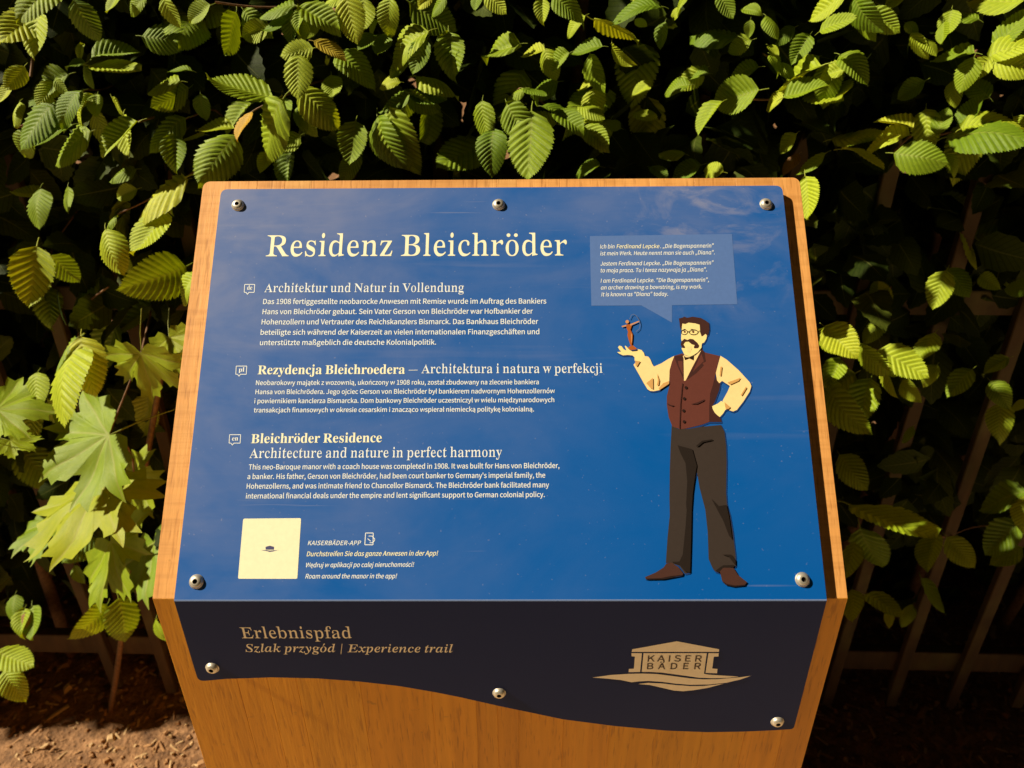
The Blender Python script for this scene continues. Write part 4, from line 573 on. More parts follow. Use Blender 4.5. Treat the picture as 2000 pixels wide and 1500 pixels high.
  'q': '559;544,-214 544,-189 517,-185 479,-167 469,-156 465,-143 464,409 466,436 468,449 481,488 480,501 474,514 464,527 460,527 458,518 454,509 439,490 427,481 395,463 363,490 346,500 313,516 296,521 279,524 245,524 214,520 187,510 175,504 153,487 133,467 116,443 100,416 85,385 69,334 60,277 58,236 59,200 63,167 70,135 80,105 91,79 112,44 128,25 146,9 174,-7 194,-13 206,-14 236,-14 254,-11 287,0 321,20 357,47 367,20 371,-7 371,-128 369,-144 362,-157 356,-163 332,-175 306,-184 268,-189 268,-214/261,49 234,56 208,68 196,77 186,87 177,99 171,113 162,145 156,184 153,230 153,284 156,335 163,379 169,397 186,429 207,454 229,471 251,481 276,485 292,483 306,479 319,472 332,463 345,450 356,435 364,417 369,396 371,369 370,110 363,91 353,79 346,74 292,51 280,49',
  'r': '441;304,0 304,26 266,31 232,45 216,54 210,60 204,74 202,92 202,316 206,351 212,371 225,389 269,420 285,427 311,425 325,421 336,415 346,402 364,371 368,367 385,366 397,370 402,377 410,390 415,408 417,422 418,447 416,464 407,493 396,510 381,520 358,524 340,520 319,507 261,461 237,439 215,414 202,441 199,455 197,510 58,510 31,482 57,478 88,465 100,455 104,449 107,433 107,83 103,61 93,50 54,31 28,26 55,0',
  's': '442;250,-15 283,-9 311,2 334,19 343,30 358,55 366,84 369,118 368,170 366,196 361,220 349,249 338,266 323,282 293,304 196,356 162,378 152,387 144,396 141,407 142,420 147,433 159,450 173,465 188,477 200,483 214,486 229,487 249,485 277,475 308,455 316,447 327,428 342,392 351,364 375,364 374,418 372,431 360,471 359,485 360,498 369,525 354,525 347,510 342,504 329,501 306,506 255,520 230,524 199,524 166,518 139,506 118,489 103,466 97,453 90,426 84,379 85,339 89,317 96,297 111,269 134,244 154,228 190,206 268,164 293,148 302,138 309,128 312,118 314,107 312,96 302,73 287,54 270,39 250,29 234,25 216,24 194,27 183,30 161,40 138,55 126,64 117,74 105,98 90,140 82,173 55,173 56,107 61,80 68,53 70,40 64,-13 78,-13 86,3 92,10 97,13 110,14 126,13 161,-2 199,-12 222,-15',
  't': '351;211,-13 232,-7 252,2 273,15 293,33 313,54 329,79 342,108 317,123 305,98 291,80 275,70 257,66 237,69 216,76 206,83 199,99 196,111 195,135 195,458 319,458 314,475 314,493 319,510 195,510 195,549 198,575 217,640 219,653 221,680 219,706 198,706 176,662 159,625 143,598 58,492 58,458 101,458 102,101 104,71 113,36 126,9 138,-3 145,-7 164,-13 176,-14',
  'u': '576;212,-15 231,-13 252,-7 284,6 313,24 363,66 372,39 374,-15 382,-7 391,-4 429,6 508,19 553,21 553,49 525,54 489,68 478,77 473,90 471,115 471,510 291,510 291,484 308,482 322,479 358,461 371,450 376,435 378,407 378,134 374,108 362,97 348,86 306,65 283,59 271,59 242,63 226,68 212,76 199,90 192,108 191,135 191,510 45,510 18,484 39,480 74,464 88,454 94,441 97,407 98,138 104,83 116,40 128,18 134,9 151,-5 173,-13 187,-15',
  'v': '470;237,-15 249,9 252,21 256,70 262,94 270,119 286,155 293,168 322,204 336,229 406,418 409,434 409,447 411,453 422,463 443,475 469,485 443,510 313,510 313,484 338,481 359,474 367,469 372,463 374,456 374,445 370,438 284,201 256,226 248,239 241,251 175,440 175,454 179,461 195,472 221,482 252,484 252,510 23,510 -4,482 14,479 47,462 61,451 74,432 201,96 208,72 212,22 215,9 228,-15',
  'w': '667;207,-15 219,10 222,22 225,60 229,85 246,135 258,160 266,173 295,210 303,223 314,248 343,323 369,298 377,286 383,273 431,110 435,85 436,22 442,-3 446,-15 467,-15 478,21 484,82 493,119 511,168 522,192 530,204 559,241 567,253 578,277 632,424 634,437 630,454 632,459 637,463 661,477 674,483 685,485 664,510 547,510 547,485 578,478 598,468 602,463 596,453 589,425 516,232 489,258 481,272 475,285 431,431 430,442 431,454 435,460 443,465 469,477 497,482 470,510 285,510 258,485 283,480 313,465 325,455 334,437 350,386 335,361 305,323 297,310 285,285 256,209 228,234 219,247 213,260 151,437 149,457 154,464 192,479 213,482 186,510 10,510 -17,482 -5,479 34,457 43,449 49,440 172,97 178,72 181,22 184,10 196,-15',
  'x': '490;181,0 181,24 155,26 138,32 123,42 120,49 122,56 129,65 150,100 212,188 242,165 262,142 302,76 311,54 309,47 299,41 267,29 238,26 238,0 463,0 490,25 473,30 428,60 404,94 308,256 293,279 272,302 308,323 334,344 367,386 398,431 419,455 444,472 467,484 478,487 451,510 309,510 309,484 343,479 367,470 373,465 361,450 348,427 282,338 250,363 238,376 221,402 192,452 194,460 207,470 232,480 259,484 259,510 33,510 6,482 22,478 52,461 76,444 86,433 110,398 193,259 221,224 185,202 159,180 119,126 101,93 93,80 82,68 70,57 43,40 7,24 34,0',
  'y': '461;89,-216 111,-212 134,-204 151,-197 167,-186 180,-173 193,-156 217,-114 236,-71 252,-25 258,0 261,62 267,87 275,112 289,150 297,162 325,199 338,224 405,418 408,435 407,450 410,456 421,466 440,477 450,481 460,482 439,510 312,510 312,482 331,481 345,479 367,469 373,463 368,450 364,427 354,396 285,195 257,221 248,233 242,246 178,422 173,438 171,451 174,460 185,467 220,479 249,482 249,510 21,510 -5,482 8,481 32,472 52,452 64,444 71,435 199,104 207,79 212,54 218,-7 203,-55 194,-81 179,-109 163,-130 146,-146 136,-151 120,-151 99,-145 90,-138 88,-134 87,-104 84,-84 76,-69 67,-63 55,-61 42,-64 33,-73 25,-87 19,-104 16,-129 19,-156 26,-179 38,-198 54,-210 66,-214',
  'z': '450;405,0 399,14 395,27 396,41 416,95 420,122 424,177 400,177 382,127 364,90 349,72 326,58 298,49 268,43 193,41 189,53 188,64 190,76 200,100 393,466 398,478 395,510 52,510 58,496 61,482 59,468 46,426 43,398 40,355 67,355 80,399 94,431 107,447 115,453 136,462 158,469 183,472 258,472 262,461 263,449 261,438 257,426 245,403 80,92 45,35 41,23 47,0',
  '|': '447;253,-181 253,852 194,852 194,-181',
  ' ': '268;',
 },
 'italic': {
  'S': '572;267,-17 318,-10 340,-4 379,14 410,39 434,70 452,107 463,148 466,210 460,252 451,278 439,303 416,338 376,383 272,479 237,521 226,543 221,557 221,572 225,594 235,615 250,634 277,658 296,670 315,678 336,682 357,682 383,677 415,662 448,638 463,623 471,606 474,588 480,535 479,501 509,501 523,568 527,635 546,689 545,716 531,716 511,694 499,688 486,686 469,688 394,710 353,717 307,718 279,715 252,709 217,693 188,671 165,644 141,600 130,563 127,514 131,473 144,437 161,408 187,378 308,264 346,222 359,202 367,181 371,159 370,134 362,110 341,80 314,54 283,34 259,25 234,20 207,21 174,27 131,48 104,69 93,83 84,97 75,131 70,224 41,224 25,146 20,67 0,15 3,-11 15,-11 41,19 59,22 79,19 133,1 190,-13 224,-17',
  'E': '684;536,0 537,26 541,40 576,119 604,212 578,212 529,139 491,97 454,73 412,56 369,45 338,40 287,36 249,36 221,40 202,47 186,56 181,68 190,114 238,290 258,353 316,353 346,350 384,341 405,331 418,318 423,300 426,266 426,212 449,212 464,277 468,343 477,369 501,421 523,500 497,500 477,463 456,435 441,418 422,406 394,397 361,392 261,389 278,440 325,618 335,640 346,649 369,661 405,666 442,666 483,662 535,647 565,632 577,622 592,599 601,552 603,504 632,504 643,569 642,635 659,700 114,700 114,675 160,666 190,651 200,641 204,623 196,573 78,132 61,84 53,69 42,57 6,34 -16,27 -52,24 -52,0',
  'a': '521;93,-13 114,-9 134,-1 180,29 202,50 260,123 258,56 261,25 269,3 276,-4 293,-13 322,-11 340,-5 358,6 413,53 445,94 465,128 442,143 411,96 385,71 369,66 357,68 342,76 339,85 341,115 357,177 409,369 437,458 440,471 441,497 361,497 351,466 333,435 323,467 316,479 297,498 285,503 257,508 212,500 182,486 136,453 107,423 80,387 40,317 9,241 -6,180 -11,135 -11,105 -8,78 -1,54 9,32 22,14 36,0 53,-9 72,-13/130,68 108,76 92,93 87,104 83,132 85,159 92,197 121,287 139,324 165,370 208,425 230,445 249,456 267,460 285,457 299,447 312,430 322,406 325,390 322,362 313,320 282,219 257,165 192,91 174,77 162,71 149,68',
  'b': '500;140,-14 202,-2 240,14 276,37 319,78 357,127 388,183 412,242 428,303 433,348 433,379 430,410 423,437 413,460 400,479 385,493 369,502 350,507 323,506 288,495 251,473 189,417 197,468 248,659 276,735 274,760 248,752 207,746 75,730 75,702 115,700 143,691 156,681 158,664 5,80 0,47 2,35 10,24 22,12 45,0 87,-12/134,25 120,28 100,41 92,54 92,72 137,240 173,344 185,368 195,381 217,403 239,419 268,431 290,431 309,425 326,415 334,405 341,388 343,366 341,325 333,281 324,246 307,201 266,126 246,98 218,66 197,47 177,33 156,26',
  'c': '429;172,-12 199,-6 226,6 252,23 277,44 301,70 323,101 345,137 317,158 301,134 270,96 238,70 207,58 191,56 165,60 147,67 131,77 117,90 107,107 101,127 98,149 99,186 104,224 113,263 137,328 171,388 194,418 223,450 243,466 255,472 268,474 284,470 297,461 307,445 305,435 294,411 291,390 295,362 305,346 318,336 338,334 352,339 364,349 375,371 380,392 380,418 374,446 360,470 347,485 331,496 312,504 277,508 225,500 173,477 140,454 110,425 72,376 41,320 18,260 6,200 4,140 13,86 32,43 60,11 84,-4 127,-14',
  'd': '519;97,-14 117,-10 137,-2 183,29 205,50 264,124 262,40 264,25 272,3 287,-10 297,-14 316,-14 331,-10 354,5 407,53 429,80 461,128 437,145 405,97 382,72 372,67 362,67 347,71 341,78 354,148 488,658 515,735 513,760 500,755 463,748 318,729 318,701 351,698 375,691 391,681 395,668 392,638 363,537 353,510 339,482 295,501 265,507 222,504 190,492 159,473 119,436 83,390 52,339 21,270 4,215 -5,161 -4,100 0,70 8,45 19,23 32,6 56,-9 75,-14/143,69 118,75 102,84 92,98 86,115 86,147 92,186 104,229 119,274 134,307 157,350 182,389 209,421 236,447 260,462 276,465 295,461 314,451 321,443 330,422 331,402 327,370 319,330 287,229 263,174 241,143 185,83 167,72',
  'e': '418;165,-12 193,-6 220,6 246,23 270,44 292,70 313,101 333,137 304,156 275,114 247,83 218,65 190,58 154,64 123,82 107,101 101,117 98,135 100,174 107,204 184,218 225,231 261,247 282,258 317,285 332,299 354,328 363,344 374,374 378,406 374,439 367,457 351,480 328,497 309,504 286,507 260,507 221,500 184,484 137,450 106,418 70,368 39,311 15,251 3,191 2,140 11,86 30,43 58,11 80,-4 120,-14/120,268 137,318 157,361 179,397 202,427 231,457 249,468 270,471 288,463 300,450 307,437 308,407 304,387 296,367 270,329 228,288 198,268 176,256 150,247 113,240',
  'f': '300;-85,-215 -37,-205 2,-184 35,-150 63,-103 95,-22 117,57 139,151 190,398 203,452 307,452 306,467 313,497 204,497 237,602 254,642 279,686 303,714 325,726 344,726 349,723 358,712 358,705 349,684 348,665 353,647 363,632 374,623 383,621 393,622 409,629 414,635 422,653 424,678 422,695 417,711 404,731 393,743 378,751 351,759 310,759 276,751 244,734 230,723 203,695 178,658 156,613 116,497 29,497 27,467 21,452 112,452 40,81 22,4 3,-55 -15,-101 -38,-140 -61,-169 -81,-180 -92,-182 -103,-179 -117,-166 -108,-142 -107,-117 -113,-94 -128,-77 -145,-74 -159,-80 -172,-94 -179,-114 -181,-131 -177,-157 -171,-172 -158,-192 -140,-207 -126,-213 -111,-216',
  'g': '463;137,-216 187,-211 231,-200 269,-184 289,-171 318,-139 334,-111 343,-79 343,-37 335,-10 327,6 313,24 296,39 274,52 231,72 109,114 93,128 94,138 112,165 124,174 199,171 243,177 281,191 304,204 324,220 357,257 371,280 381,303 392,355 392,408 464,408 463,423 469,454 374,454 323,487 290,500 252,507 203,506 163,497 139,487 117,473 80,439 52,396 42,373 33,335 32,300 38,264 47,241 67,213 85,200 114,187 67,168 37,143 27,130 18,111 14,91 14,74 19,55 32,36 43,27 76,9 9,-9 -16,-20 -33,-33 -52,-53 -61,-68 -68,-94 -68,-115 -62,-138 -51,-158 -34,-176 -11,-192 18,-204 54,-211 97,-215/167,206 145,214 136,221 130,230 121,254 117,281 118,305 125,340 132,363 143,386 162,415 200,454 228,470 242,471 262,467 280,455 288,445 300,420 304,379 299,343 292,319 271,276 235,234 214,216 200,209 187,205/119,-181 84,-175 45,-157 14,-129 3,-105 6,-83 12,-71 30,-47 56,-26 94,-6 173,-30 224,-50 250,-66 264,-86 264,-102 258,-118 241,-139 219,-158 201,-168 181,-176 158,-180',
  'h': '554;344,-12 362,-5 382,7 428,48 462,87 498,147 475,161 429,93 404,72 391,71 379,74 369,80 365,88 371,123 428,303 445,366 453,425 452,445 445,476 431,496 407,507 391,508 368,505 331,490 288,463 261,437 190,346 168,323 172,361 181,400 251,670 274,734 272,760 243,751 201,744 74,729 74,701 109,700 136,692 152,684 156,676 158,667 152,636 14,102 -8,25 -9,0 84,0 91,43 113,125 140,201 172,270 194,303 268,396 298,420 313,425 328,427 347,424 358,418 363,410 364,397 286,138 276,88 275,48 281,17 293,-4 313,-13 325,-15',
  'i': '301;210,605 228,613 244,630 253,654 255,682 250,708 237,729 220,741 199,744 180,736 165,719 155,695 154,667 159,641 172,620 189,608/94,-10 112,-4 131,7 176,44 200,69 241,132 220,148 178,89 153,71 140,70 123,75 115,81 113,90 119,132 189,406 216,482 214,508 198,501 154,492 29,475 30,447 59,445 85,435 97,424 100,410 86,346 24,105 19,75 20,49 27,20 42,-1 62,-11',
  'j': '276;216,605 235,613 250,630 260,654 262,682 256,708 243,729 226,741 205,744 186,736 170,719 161,695 159,667 164,641 178,620 195,608/-81,-217 -42,-209 -25,-202 5,-181 30,-152 62,-93 101,18 199,419 222,483 219,508 204,501 159,492 34,475 35,447 65,445 91,435 103,424 105,416 105,403 6,-3 -23,-94 -39,-129 -55,-154 -77,-176 -94,-182 -113,-181 -125,-174 -128,-169 -128,-160 -119,-144 -118,-119 -125,-97 -137,-81 -154,-76 -170,-80 -185,-96 -192,-116 -193,-143 -189,-160 -183,-175 -168,-195 -147,-209 -132,-215 -113,-218',
  'k': '501;331,-13 347,-6 364,4 401,39 421,63 454,124 430,137 416,107 402,85 387,73 380,69 371,68 353,72 336,84 329,92 318,116 308,146 287,250 286,296 293,330 385,416 404,429 450,457 493,469 493,498 281,498 281,469 304,466 323,460 342,450 343,443 304,392 230,314 193,289 151,270 161,321 247,657 274,734 272,760 243,751 201,744 74,729 74,701 109,700 136,692 152,684 156,676 158,667 152,636 14,102 -8,25 -9,0 84,0 90,39 116,142 135,206 186,236 211,181 235,83 248,45 260,21 274,3 289,-8 306,-14',
  'l': '269;71,-14 90,-10 107,-2 159,40 193,79 224,129 203,145 181,111 161,87 136,68 122,68 105,72 97,79 95,88 106,141 240,659 267,735 265,760 214,748 80,728 81,702 111,700 128,695 143,685 149,679 152,668 144,629 14,139 4,87 2,65 4,39 8,24 17,6 25,-3 41,-12',
  'm': '814;600,-12 618,-8 635,1 688,44 723,83 755,132 732,149 693,91 681,80 670,73 655,72 643,75 633,81 629,89 635,124 692,304 712,385 716,414 716,445 709,476 695,496 671,507 645,507 613,499 577,480 538,450 454,356 457,445 455,462 444,487 436,496 425,503 412,507 385,507 361,501 321,482 278,449 251,420 201,352 170,317 175,355 185,393 197,432 218,482 216,508 179,498 45,475 28,447 57,445 74,440 90,430 97,416 90,373 15,77 0,26 -2,0 88,0 102,71 121,136 149,213 173,265 194,297 267,392 282,407 304,421 318,427 332,428 351,425 362,419 367,411 367,394 280,88 258,25 257,13 257,0 344,0 355,51 398,181 425,249 453,306 504,369 545,409 568,424 592,428 611,425 622,419 627,411 627,398 556,163 543,107 538,68 541,33 551,7 567,-8 578,-11',
  'n': '554;341,-14 358,-10 375,-1 427,42 463,82 496,131 473,148 434,90 422,78 411,72 396,71 384,74 374,80 369,88 372,108 433,305 452,380 457,415 457,445 455,461 444,487 436,496 425,503 396,508 361,501 321,482 292,462 264,435 237,402 201,352 170,317 175,355 185,393 197,432 218,482 216,508 179,498 45,475 28,447 57,445 74,440 90,430 97,416 90,373 15,77 0,26 -2,0 88,0 102,71 121,136 149,213 173,265 243,362 274,399 303,420 317,426 332,427 351,424 362,418 367,410 368,397 359,363 296,162 283,106 278,67 281,31 291,5 307,-10 318,-13',
  'o': '490;164,-14 207,-7 234,3 271,25 304,53 333,88 368,140 390,183 407,228 419,274 424,318 422,371 414,405 395,449 377,472 354,490 326,501 272,508 232,503 193,490 157,469 114,430 77,382 45,327 20,267 8,222 2,161 8,105 25,58 51,21 74,3 86,-3 115,-12/148,23 126,32 108,51 95,79 91,105 92,136 96,170 119,269 132,307 148,343 172,387 192,415 219,446 237,462 255,471 280,471 301,462 319,442 332,413 336,386 330,326 307,229 291,179 274,144 255,110 229,73 202,43 184,29 167,22',
  'p': '512;134,-216 134,-189 103,-186 83,-180 62,-169 52,-156 54,-122 72,-55 85,-16 98,10 148,-11 190,-14 216,-10 240,-2 276,19 319,59 359,110 393,169 421,234 431,268 441,318 444,368 441,415 434,441 419,472 399,494 383,503 365,507 336,506 297,492 255,464 182,397 186,424 206,480 205,508 198,504 170,498 25,476 25,448 61,445 87,435 95,428 98,414 96,391 -36,-134 -48,-157 -79,-177 -97,-185 -122,-188 -122,-216/149,25 133,29 116,39 105,53 103,67 111,106 143,234 171,319 189,353 201,367 234,402 253,417 272,427 292,430 319,423 334,414 344,400 349,381 350,359 346,324 337,283 307,193 291,159 267,117 226,64 205,44 184,31 165,25',
  'q': '498;372,-216 372,-189 337,-184 306,-170 293,-157 292,-138 429,410 448,474 449,499 362,499 348,470 314,493 292,503 259,508 227,504 211,499 181,484 137,446 93,390 55,325 25,256 8,187 3,134 5,100 10,70 23,33 34,14 48,0 73,-12 104,-14 124,-11 141,-4 181,21 203,39 259,101 258,76 253,50 210,-116 199,-149 189,-163 158,-182 143,-186 116,-188 116,-216/144,69 122,77 105,92 100,102 96,129 97,151 104,192 130,277 147,315 173,362 197,396 221,425 246,448 264,459 284,465 302,462 319,452 334,436 338,425 340,405 336,367 327,324 311,268 295,222 265,158 246,130 187,78 170,70',
  'r': '404;88,0 96,43 112,104 155,227 177,272 244,368 263,389 281,395 295,390 322,365 337,357 356,360 363,365 373,378 383,410 384,451 375,489 363,503 344,508 334,506 319,498 298,480 225,399 195,346 168,310 170,336 179,376 195,428 217,481 216,508 179,498 45,475 28,447 57,445 74,440 90,430 97,416 90,373 15,77 0,26 -2,0',
  's': '392;152,-14 183,-10 210,0 225,10 244,28 258,50 268,76 275,104 277,142 272,176 257,217 220,277 151,368 137,400 139,424 156,448 170,460 185,469 208,473 227,470 245,464 261,454 275,439 286,420 295,398 307,339 334,336 340,392 339,462 350,503 330,503 318,489 299,484 212,504 179,507 152,504 129,497 109,486 93,469 74,438 64,401 62,373 65,340 73,313 85,286 107,247 188,137 199,110 200,91 189,58 182,48 163,32 140,24 126,23 103,25 81,32 63,44 47,61 35,82 28,107 20,173 -10,178 -19,112 -19,47 -30,-6 -10,-10 7,9 26,12 98,-9 131,-14',
  't': '286;58,-14 77,-9 96,0 154,46 190,87 223,139 199,155 152,89 134,73 126,69 112,68 95,74 88,81 86,96 90,121 101,169 161,385 174,423 186,448 279,448 290,492 187,492 214,544 235,595 239,620 235,646 209,646 172,591 153,568 133,547 108,528 38,487 29,448 90,448 74,397 1,115 -5,86 -6,45 1,16 13,-4 34,-13',
  'u': '554;84,-14 108,-9 133,2 161,19 189,42 215,70 271,146 291,169 289,128 281,70 282,48 292,12 299,1 311,-10 327,-14 343,-14 361,-10 378,-1 430,43 466,83 499,132 476,149 435,91 416,75 404,72 385,76 380,79 373,94 378,122 411,254 468,467 470,493 381,493 373,448 350,363 322,286 290,217 268,186 195,95 165,73 151,67 137,65 118,68 107,74 101,82 101,101 186,419 210,483 208,508 157,495 19,475 20,447 49,445 66,440 81,430 86,424 89,411 82,369 20,132 12,84 11,48 18,17 33,-4 56,-13',
  'v': '441;97,-14 177,87 232,138 258,168 318,249 347,298 358,321 370,363 377,435 375,458 369,477 361,493 346,505 328,508 311,501 298,486 291,464 289,438 293,419 316,382 320,370 319,349 310,322 287,276 260,233 222,183 188,145 177,177 174,193 166,362 146,508 21,480 15,477 -2,448 19,449 29,446 50,433 67,409 77,376 86,294 91,133 89,89 80,28 85,0 92,-15',
  'w': '652;105,-14 128,32 156,100 180,145 202,179 239,225 282,293 295,266 302,226 313,92 309,25 311,11 322,-16 332,-14 394,74 481,168 521,224 554,275 578,322 588,364 594,433 588,471 581,489 571,502 559,509 539,509 524,499 513,481 507,458 507,432 513,412 535,383 540,372 539,356 534,335 515,288 487,238 451,188 412,142 398,168 391,207 377,364 383,469 377,508 356,508 338,473 311,403 293,368 271,333 233,286 189,216 178,243 174,257 163,394 155,467 147,508 39,485 15,477 -2,448 19,449 29,446 50,432 67,408 79,363 87,272 91,158 88,116 77,41 76,13 81,-16',
  'x': '469;10,-15 34,-6 72,29 112,77 163,152 181,111 214,25 230,0 248,-12 273,-14 289,-10 305,-2 361,47 385,72 418,118 397,134 359,88 347,78 336,72 317,72 307,75 289,88 281,98 266,141 234,300 288,353 320,397 331,405 348,408 364,404 402,389 421,384 433,391 447,416 450,453 444,482 428,503 416,509 397,509 380,505 364,495 302,439 239,358 220,397 199,489 188,507 163,506 26,482 26,456 65,457 83,454 107,443 121,430 132,391 164,211 116,154 85,106 72,94 63,91 45,92 5,109 -11,112 -27,108 -40,94 -47,79 -52,54 -51,33 -45,10 -36,-4 -24,-13 -9,-16',
  'y': '437;-38,-218 -5,-207 49,-175 83,-147 125,-102 165,-50 220,56 276,138 295,170 351,293 360,321 366,347 370,451 362,483 353,497 346,503 331,507 310,505 295,493 284,473 279,448 281,419 290,401 317,375 320,358 317,330 306,289 284,233 228,123 208,172 201,195 152,438 139,485 130,506 114,506 49,491 -15,482 -15,453 17,453 41,444 57,433 68,411 89,339 107,257 135,95 139,38 134,0 117,-47 87,-92 67,-113 51,-125 34,-132 16,-130 -60,-95 -77,-97 -94,-112 -102,-125 -106,-148 -104,-173 -98,-190 -88,-204 -73,-213 -54,-218',
  'z': '403;251,-80 271,-76 296,-64 310,-52 325,-29 334,-5 335,27 331,49 321,64 306,72 291,72 280,69 272,61 263,45 258,24 261,0 267,-18 266,-29 256,-46 235,-50 223,-45 207,-30 130,81 107,103 85,120 248,328 292,400 351,462 356,473 357,493 61,493 59,468 52,442 20,377 5,325 31,325 52,369 61,380 72,386 112,390 251,390 215,348 86,179 72,158 56,126 35,95 -35,21 -51,0 -52,-9 -41,-24 -36,-25 13,6 28,9 42,7 77,-7 141,-50 174,-68 210,-78',
  '|': '451;258,-183 258,861 194,861 194,-183',
  ' ': '271;',
 },
}

# ------------------------------------------------------------ ground
def ground():
    xs = []
    v = []; f = []
    N = 150
    x0, x1, y0, y1 = -1.25, 1.45, .16, 1.3
    for j in range(N + 1):
        for i in range(N + 1):
            x = x0 + (x1 - x0) * i / N; y = y0 + (y1 - y0) * j / N
            edge = min(i, j, N - i, N - j) / 12
            z = (noise.noise(Vector((x * 9, y * 9, 3))) * .012 + noise.noise(Vector((x * 30, y * 30, 7))) * .006
                 + abs(noise.noise(Vector((x * 75, y * 75, 1)))) * .006) * min(1, edge)
            v.append((x, y, z))
    for j in range(N):
        for i in range(N):
            a = j * (N + 1) + i
            f.append((a, a + 1, a + N + 2, a + N + 1))
    # outer ring out to the horizon
    R = 150
    def rect(a, b, c, d):
        n = len(v)
        v.extend([(a, c, 0), (b, c, 0), (b, d, 0), (a, d, 0)])
        f.append((n, n + 1, n + 2, n + 3))
    rect(-R, x0, y0, R); rect(x1, R, y0, R); rect(x0, x1, y1, R)
    o = mesh_obj('ground', v, f, SOIL, smooth=True)
    o['kind'] = 'structure'
    o['label'] = 'sandy orange soil under the hedge'
    p = mesh_obj('bounce_path', [(-R, -2.0, 0), (R, -2.0, 0), (R, .16, 0), (-R, .16, 0)], [(0, 1, 2, 3)], BOUNCE_PATH)  # unseen, added as a bright reflector for the lectern's lower face
    g = mesh_obj('added_dark_lawn', [(-R, -R, 0), (R, -R, 0), (R, -2.0, 0), (-R, -2.0, 0)], [(0, 1, 2, 3)], LAWN)  # unseen, added dark to keep the ground bounce close to the lectern
    g['kind'] = 'structure'
    p['kind'] = 'structure'


ground()


def litter():
    v = []; f = []; mi = []
    for i in range(5200):
        x = random.uniform(-1.15, 1.35)
        y = random.uniform(.18, 1.0)
        s = random.uniform(.0015, .0048) * (1.9 if random.random() < .06 else 1)
        z = noise.noise(Vector((x * 9, y * 9, 3))) * .012 + noise.noise(Vector((x * 30, y * 30, 7))) * .006 + .003
        n = len(v)
        a = random.uniform(0, 6.3)
        if random.random() < .6:      # bark chips and bits of leaf
            l, w, h = s * random.uniform(1.5, 3.6), s * .6, s * .35
        else:
            l = w = s; h = s * .8
        tl = random.uniform(-.4, .4)
        for dx, dy, dz in ((-l, -w, 0), (l, -w, 0), (l * .9, w, 0), (-l * .8, w, 0), (-l * .6, -w * .5, h), (l * .7, -w * .4, h), (l * .5, w * .6, h), (-l * .5, w * .5, h)):
            v.append((x + dx * cos(a) - dy * sin(a), y + dx * sin(a) + dy * cos(a), z + dz + dx * tl))
        for q in ((4, 5, 6, 7), (0, 1, 5, 4), (1, 2, 6, 5), (2, 3, 7, 6), (3, 0, 4, 7)):
            f.append(tuple(n + t for t in q)); mi.append(0)
        k_ = 1 if random.random() < .35 else 0
        mi[-5:] = [k_] * 5
    o = mesh_obj('ground_litter', v, f, [LITTER, LITTER2], mi=mi)
    o['kind'] = 'stuff'
    o['label'] = 'small wood chips and pebbles scattered on the soil'
    

litter()

# ------------------------------------------------------------ the lectern
W2 = .30
SL = .4064
S2 = sqrt(.5)
NS = Vector((0, -S2, S2)); VS = Vector((0, S2, S2)); XS = Vector((1, 0, 0))
FOLD0 = Vector((0, 0, FZ))
board = root('info_lectern', (0, .14, 0), 'oak lectern with a sloping blue information plate in front of the hedge', 'information board')

seams = [-.30, -.245, -.217, -.190, -.131, -.065, -.0236, -.0034, .017, .060, .105, .150, .195, .236, .273, .30]
TH = .019
for i in range(len(seams) - 1):
    a, b = seams[i], seams[i + 1]
    # upright stave: mitred under the fold
    pr = [(a, 0, .0), (a, 0, FZ), (a, TH * 1.0, FZ + TH * .0), (a, TH, 0)]
    pr = [Vector((a, 0, 0)), Vector((a, 0, FZ)), Vector((a, TH, FZ - TH * .414 + TH)), Vector((a, TH, 0))]
    pr[2] = Vector((a, TH, FZ + TH - TH * 1.414))
    v, f = prism(pr, Vector((b - a, 0, 0)))
    o = mesh_obj('upright_stave', v, f, OAK_V, board)
    bevel(o, .00028)
    # sloped stave
    r = .007
    pts = []
    if i == 0:
        pts = [(a, 0), (b, 0), (b, SL)] + [(a + r - r * sin(t * pi / 10), SL - r + r * cos(t * pi / 10)) for t in range(6)]
    elif i == len(seams) - 2:
        pts = [(a, 0), (b, 0)] + [(b - r + r * cos(t * pi / 10), SL - r + r * sin(t * pi / 10)) for t in range(6)] + [(a, SL)]
    else:
        pts = [(a, 0), (b, 0), (b, SL), (a, SL)]
    poly = [FOLD0 + XS * x + VS * y for x, y in pts]
    v, f = prism(poly, -NS * TH)
    n = len(pts)
    # mitre the lower edge into the upright staves
    for t in (0, 1):
        v[n + t] = Vector((v[t].x, TH, FZ + TH - TH * 1.414))
    f = [q[::-1] for q in f]
    o = mesh_obj('sloped_stave', v, f, OAK_S, board)
    bevel(o, .00028)
YB = SL * S2
ZT = FZ + SL * S2
for sx in (-1, 1):
    xo = W2 - .001
    prof = [(TH, 0), (TH, FZ + TH - TH * 1.414), (YB + .0 - TH * .2, ZT - TH * 1.414 - TH * .2), (YB, ZT - .03), (YB, 0)]
    poly = [Vector((sx * xo, y + .0005, z)) for y, z in prof]
    v, f = prism(poly, Vector((-sx * TH, 0, 0)))
    bevel(mesh_obj('side_panel', v, f, OAK_V, board), .0006)
v, f = prism([Vector((-W2 + TH + .002, YB - TH, 0)), Vector((W2 - TH - .002, YB - TH, 0)), Vector((W2 - TH - .002, YB - TH, ZT - .06)), Vector((-W2 + TH + .002, YB - TH, ZT - .06))], Vector((0, TH - .002, 0)))
mesh_obj('back_panel', v, f, OAK_V, board)

# ------------------------------------------------------------ the folded plate
HU, HL, PT = .0085, .0072, .003
U0 = Vector((0, -HL, FZ + HU * 1.41421 - HL))            # outer fold line
NL = Vector((0, -1, 0))


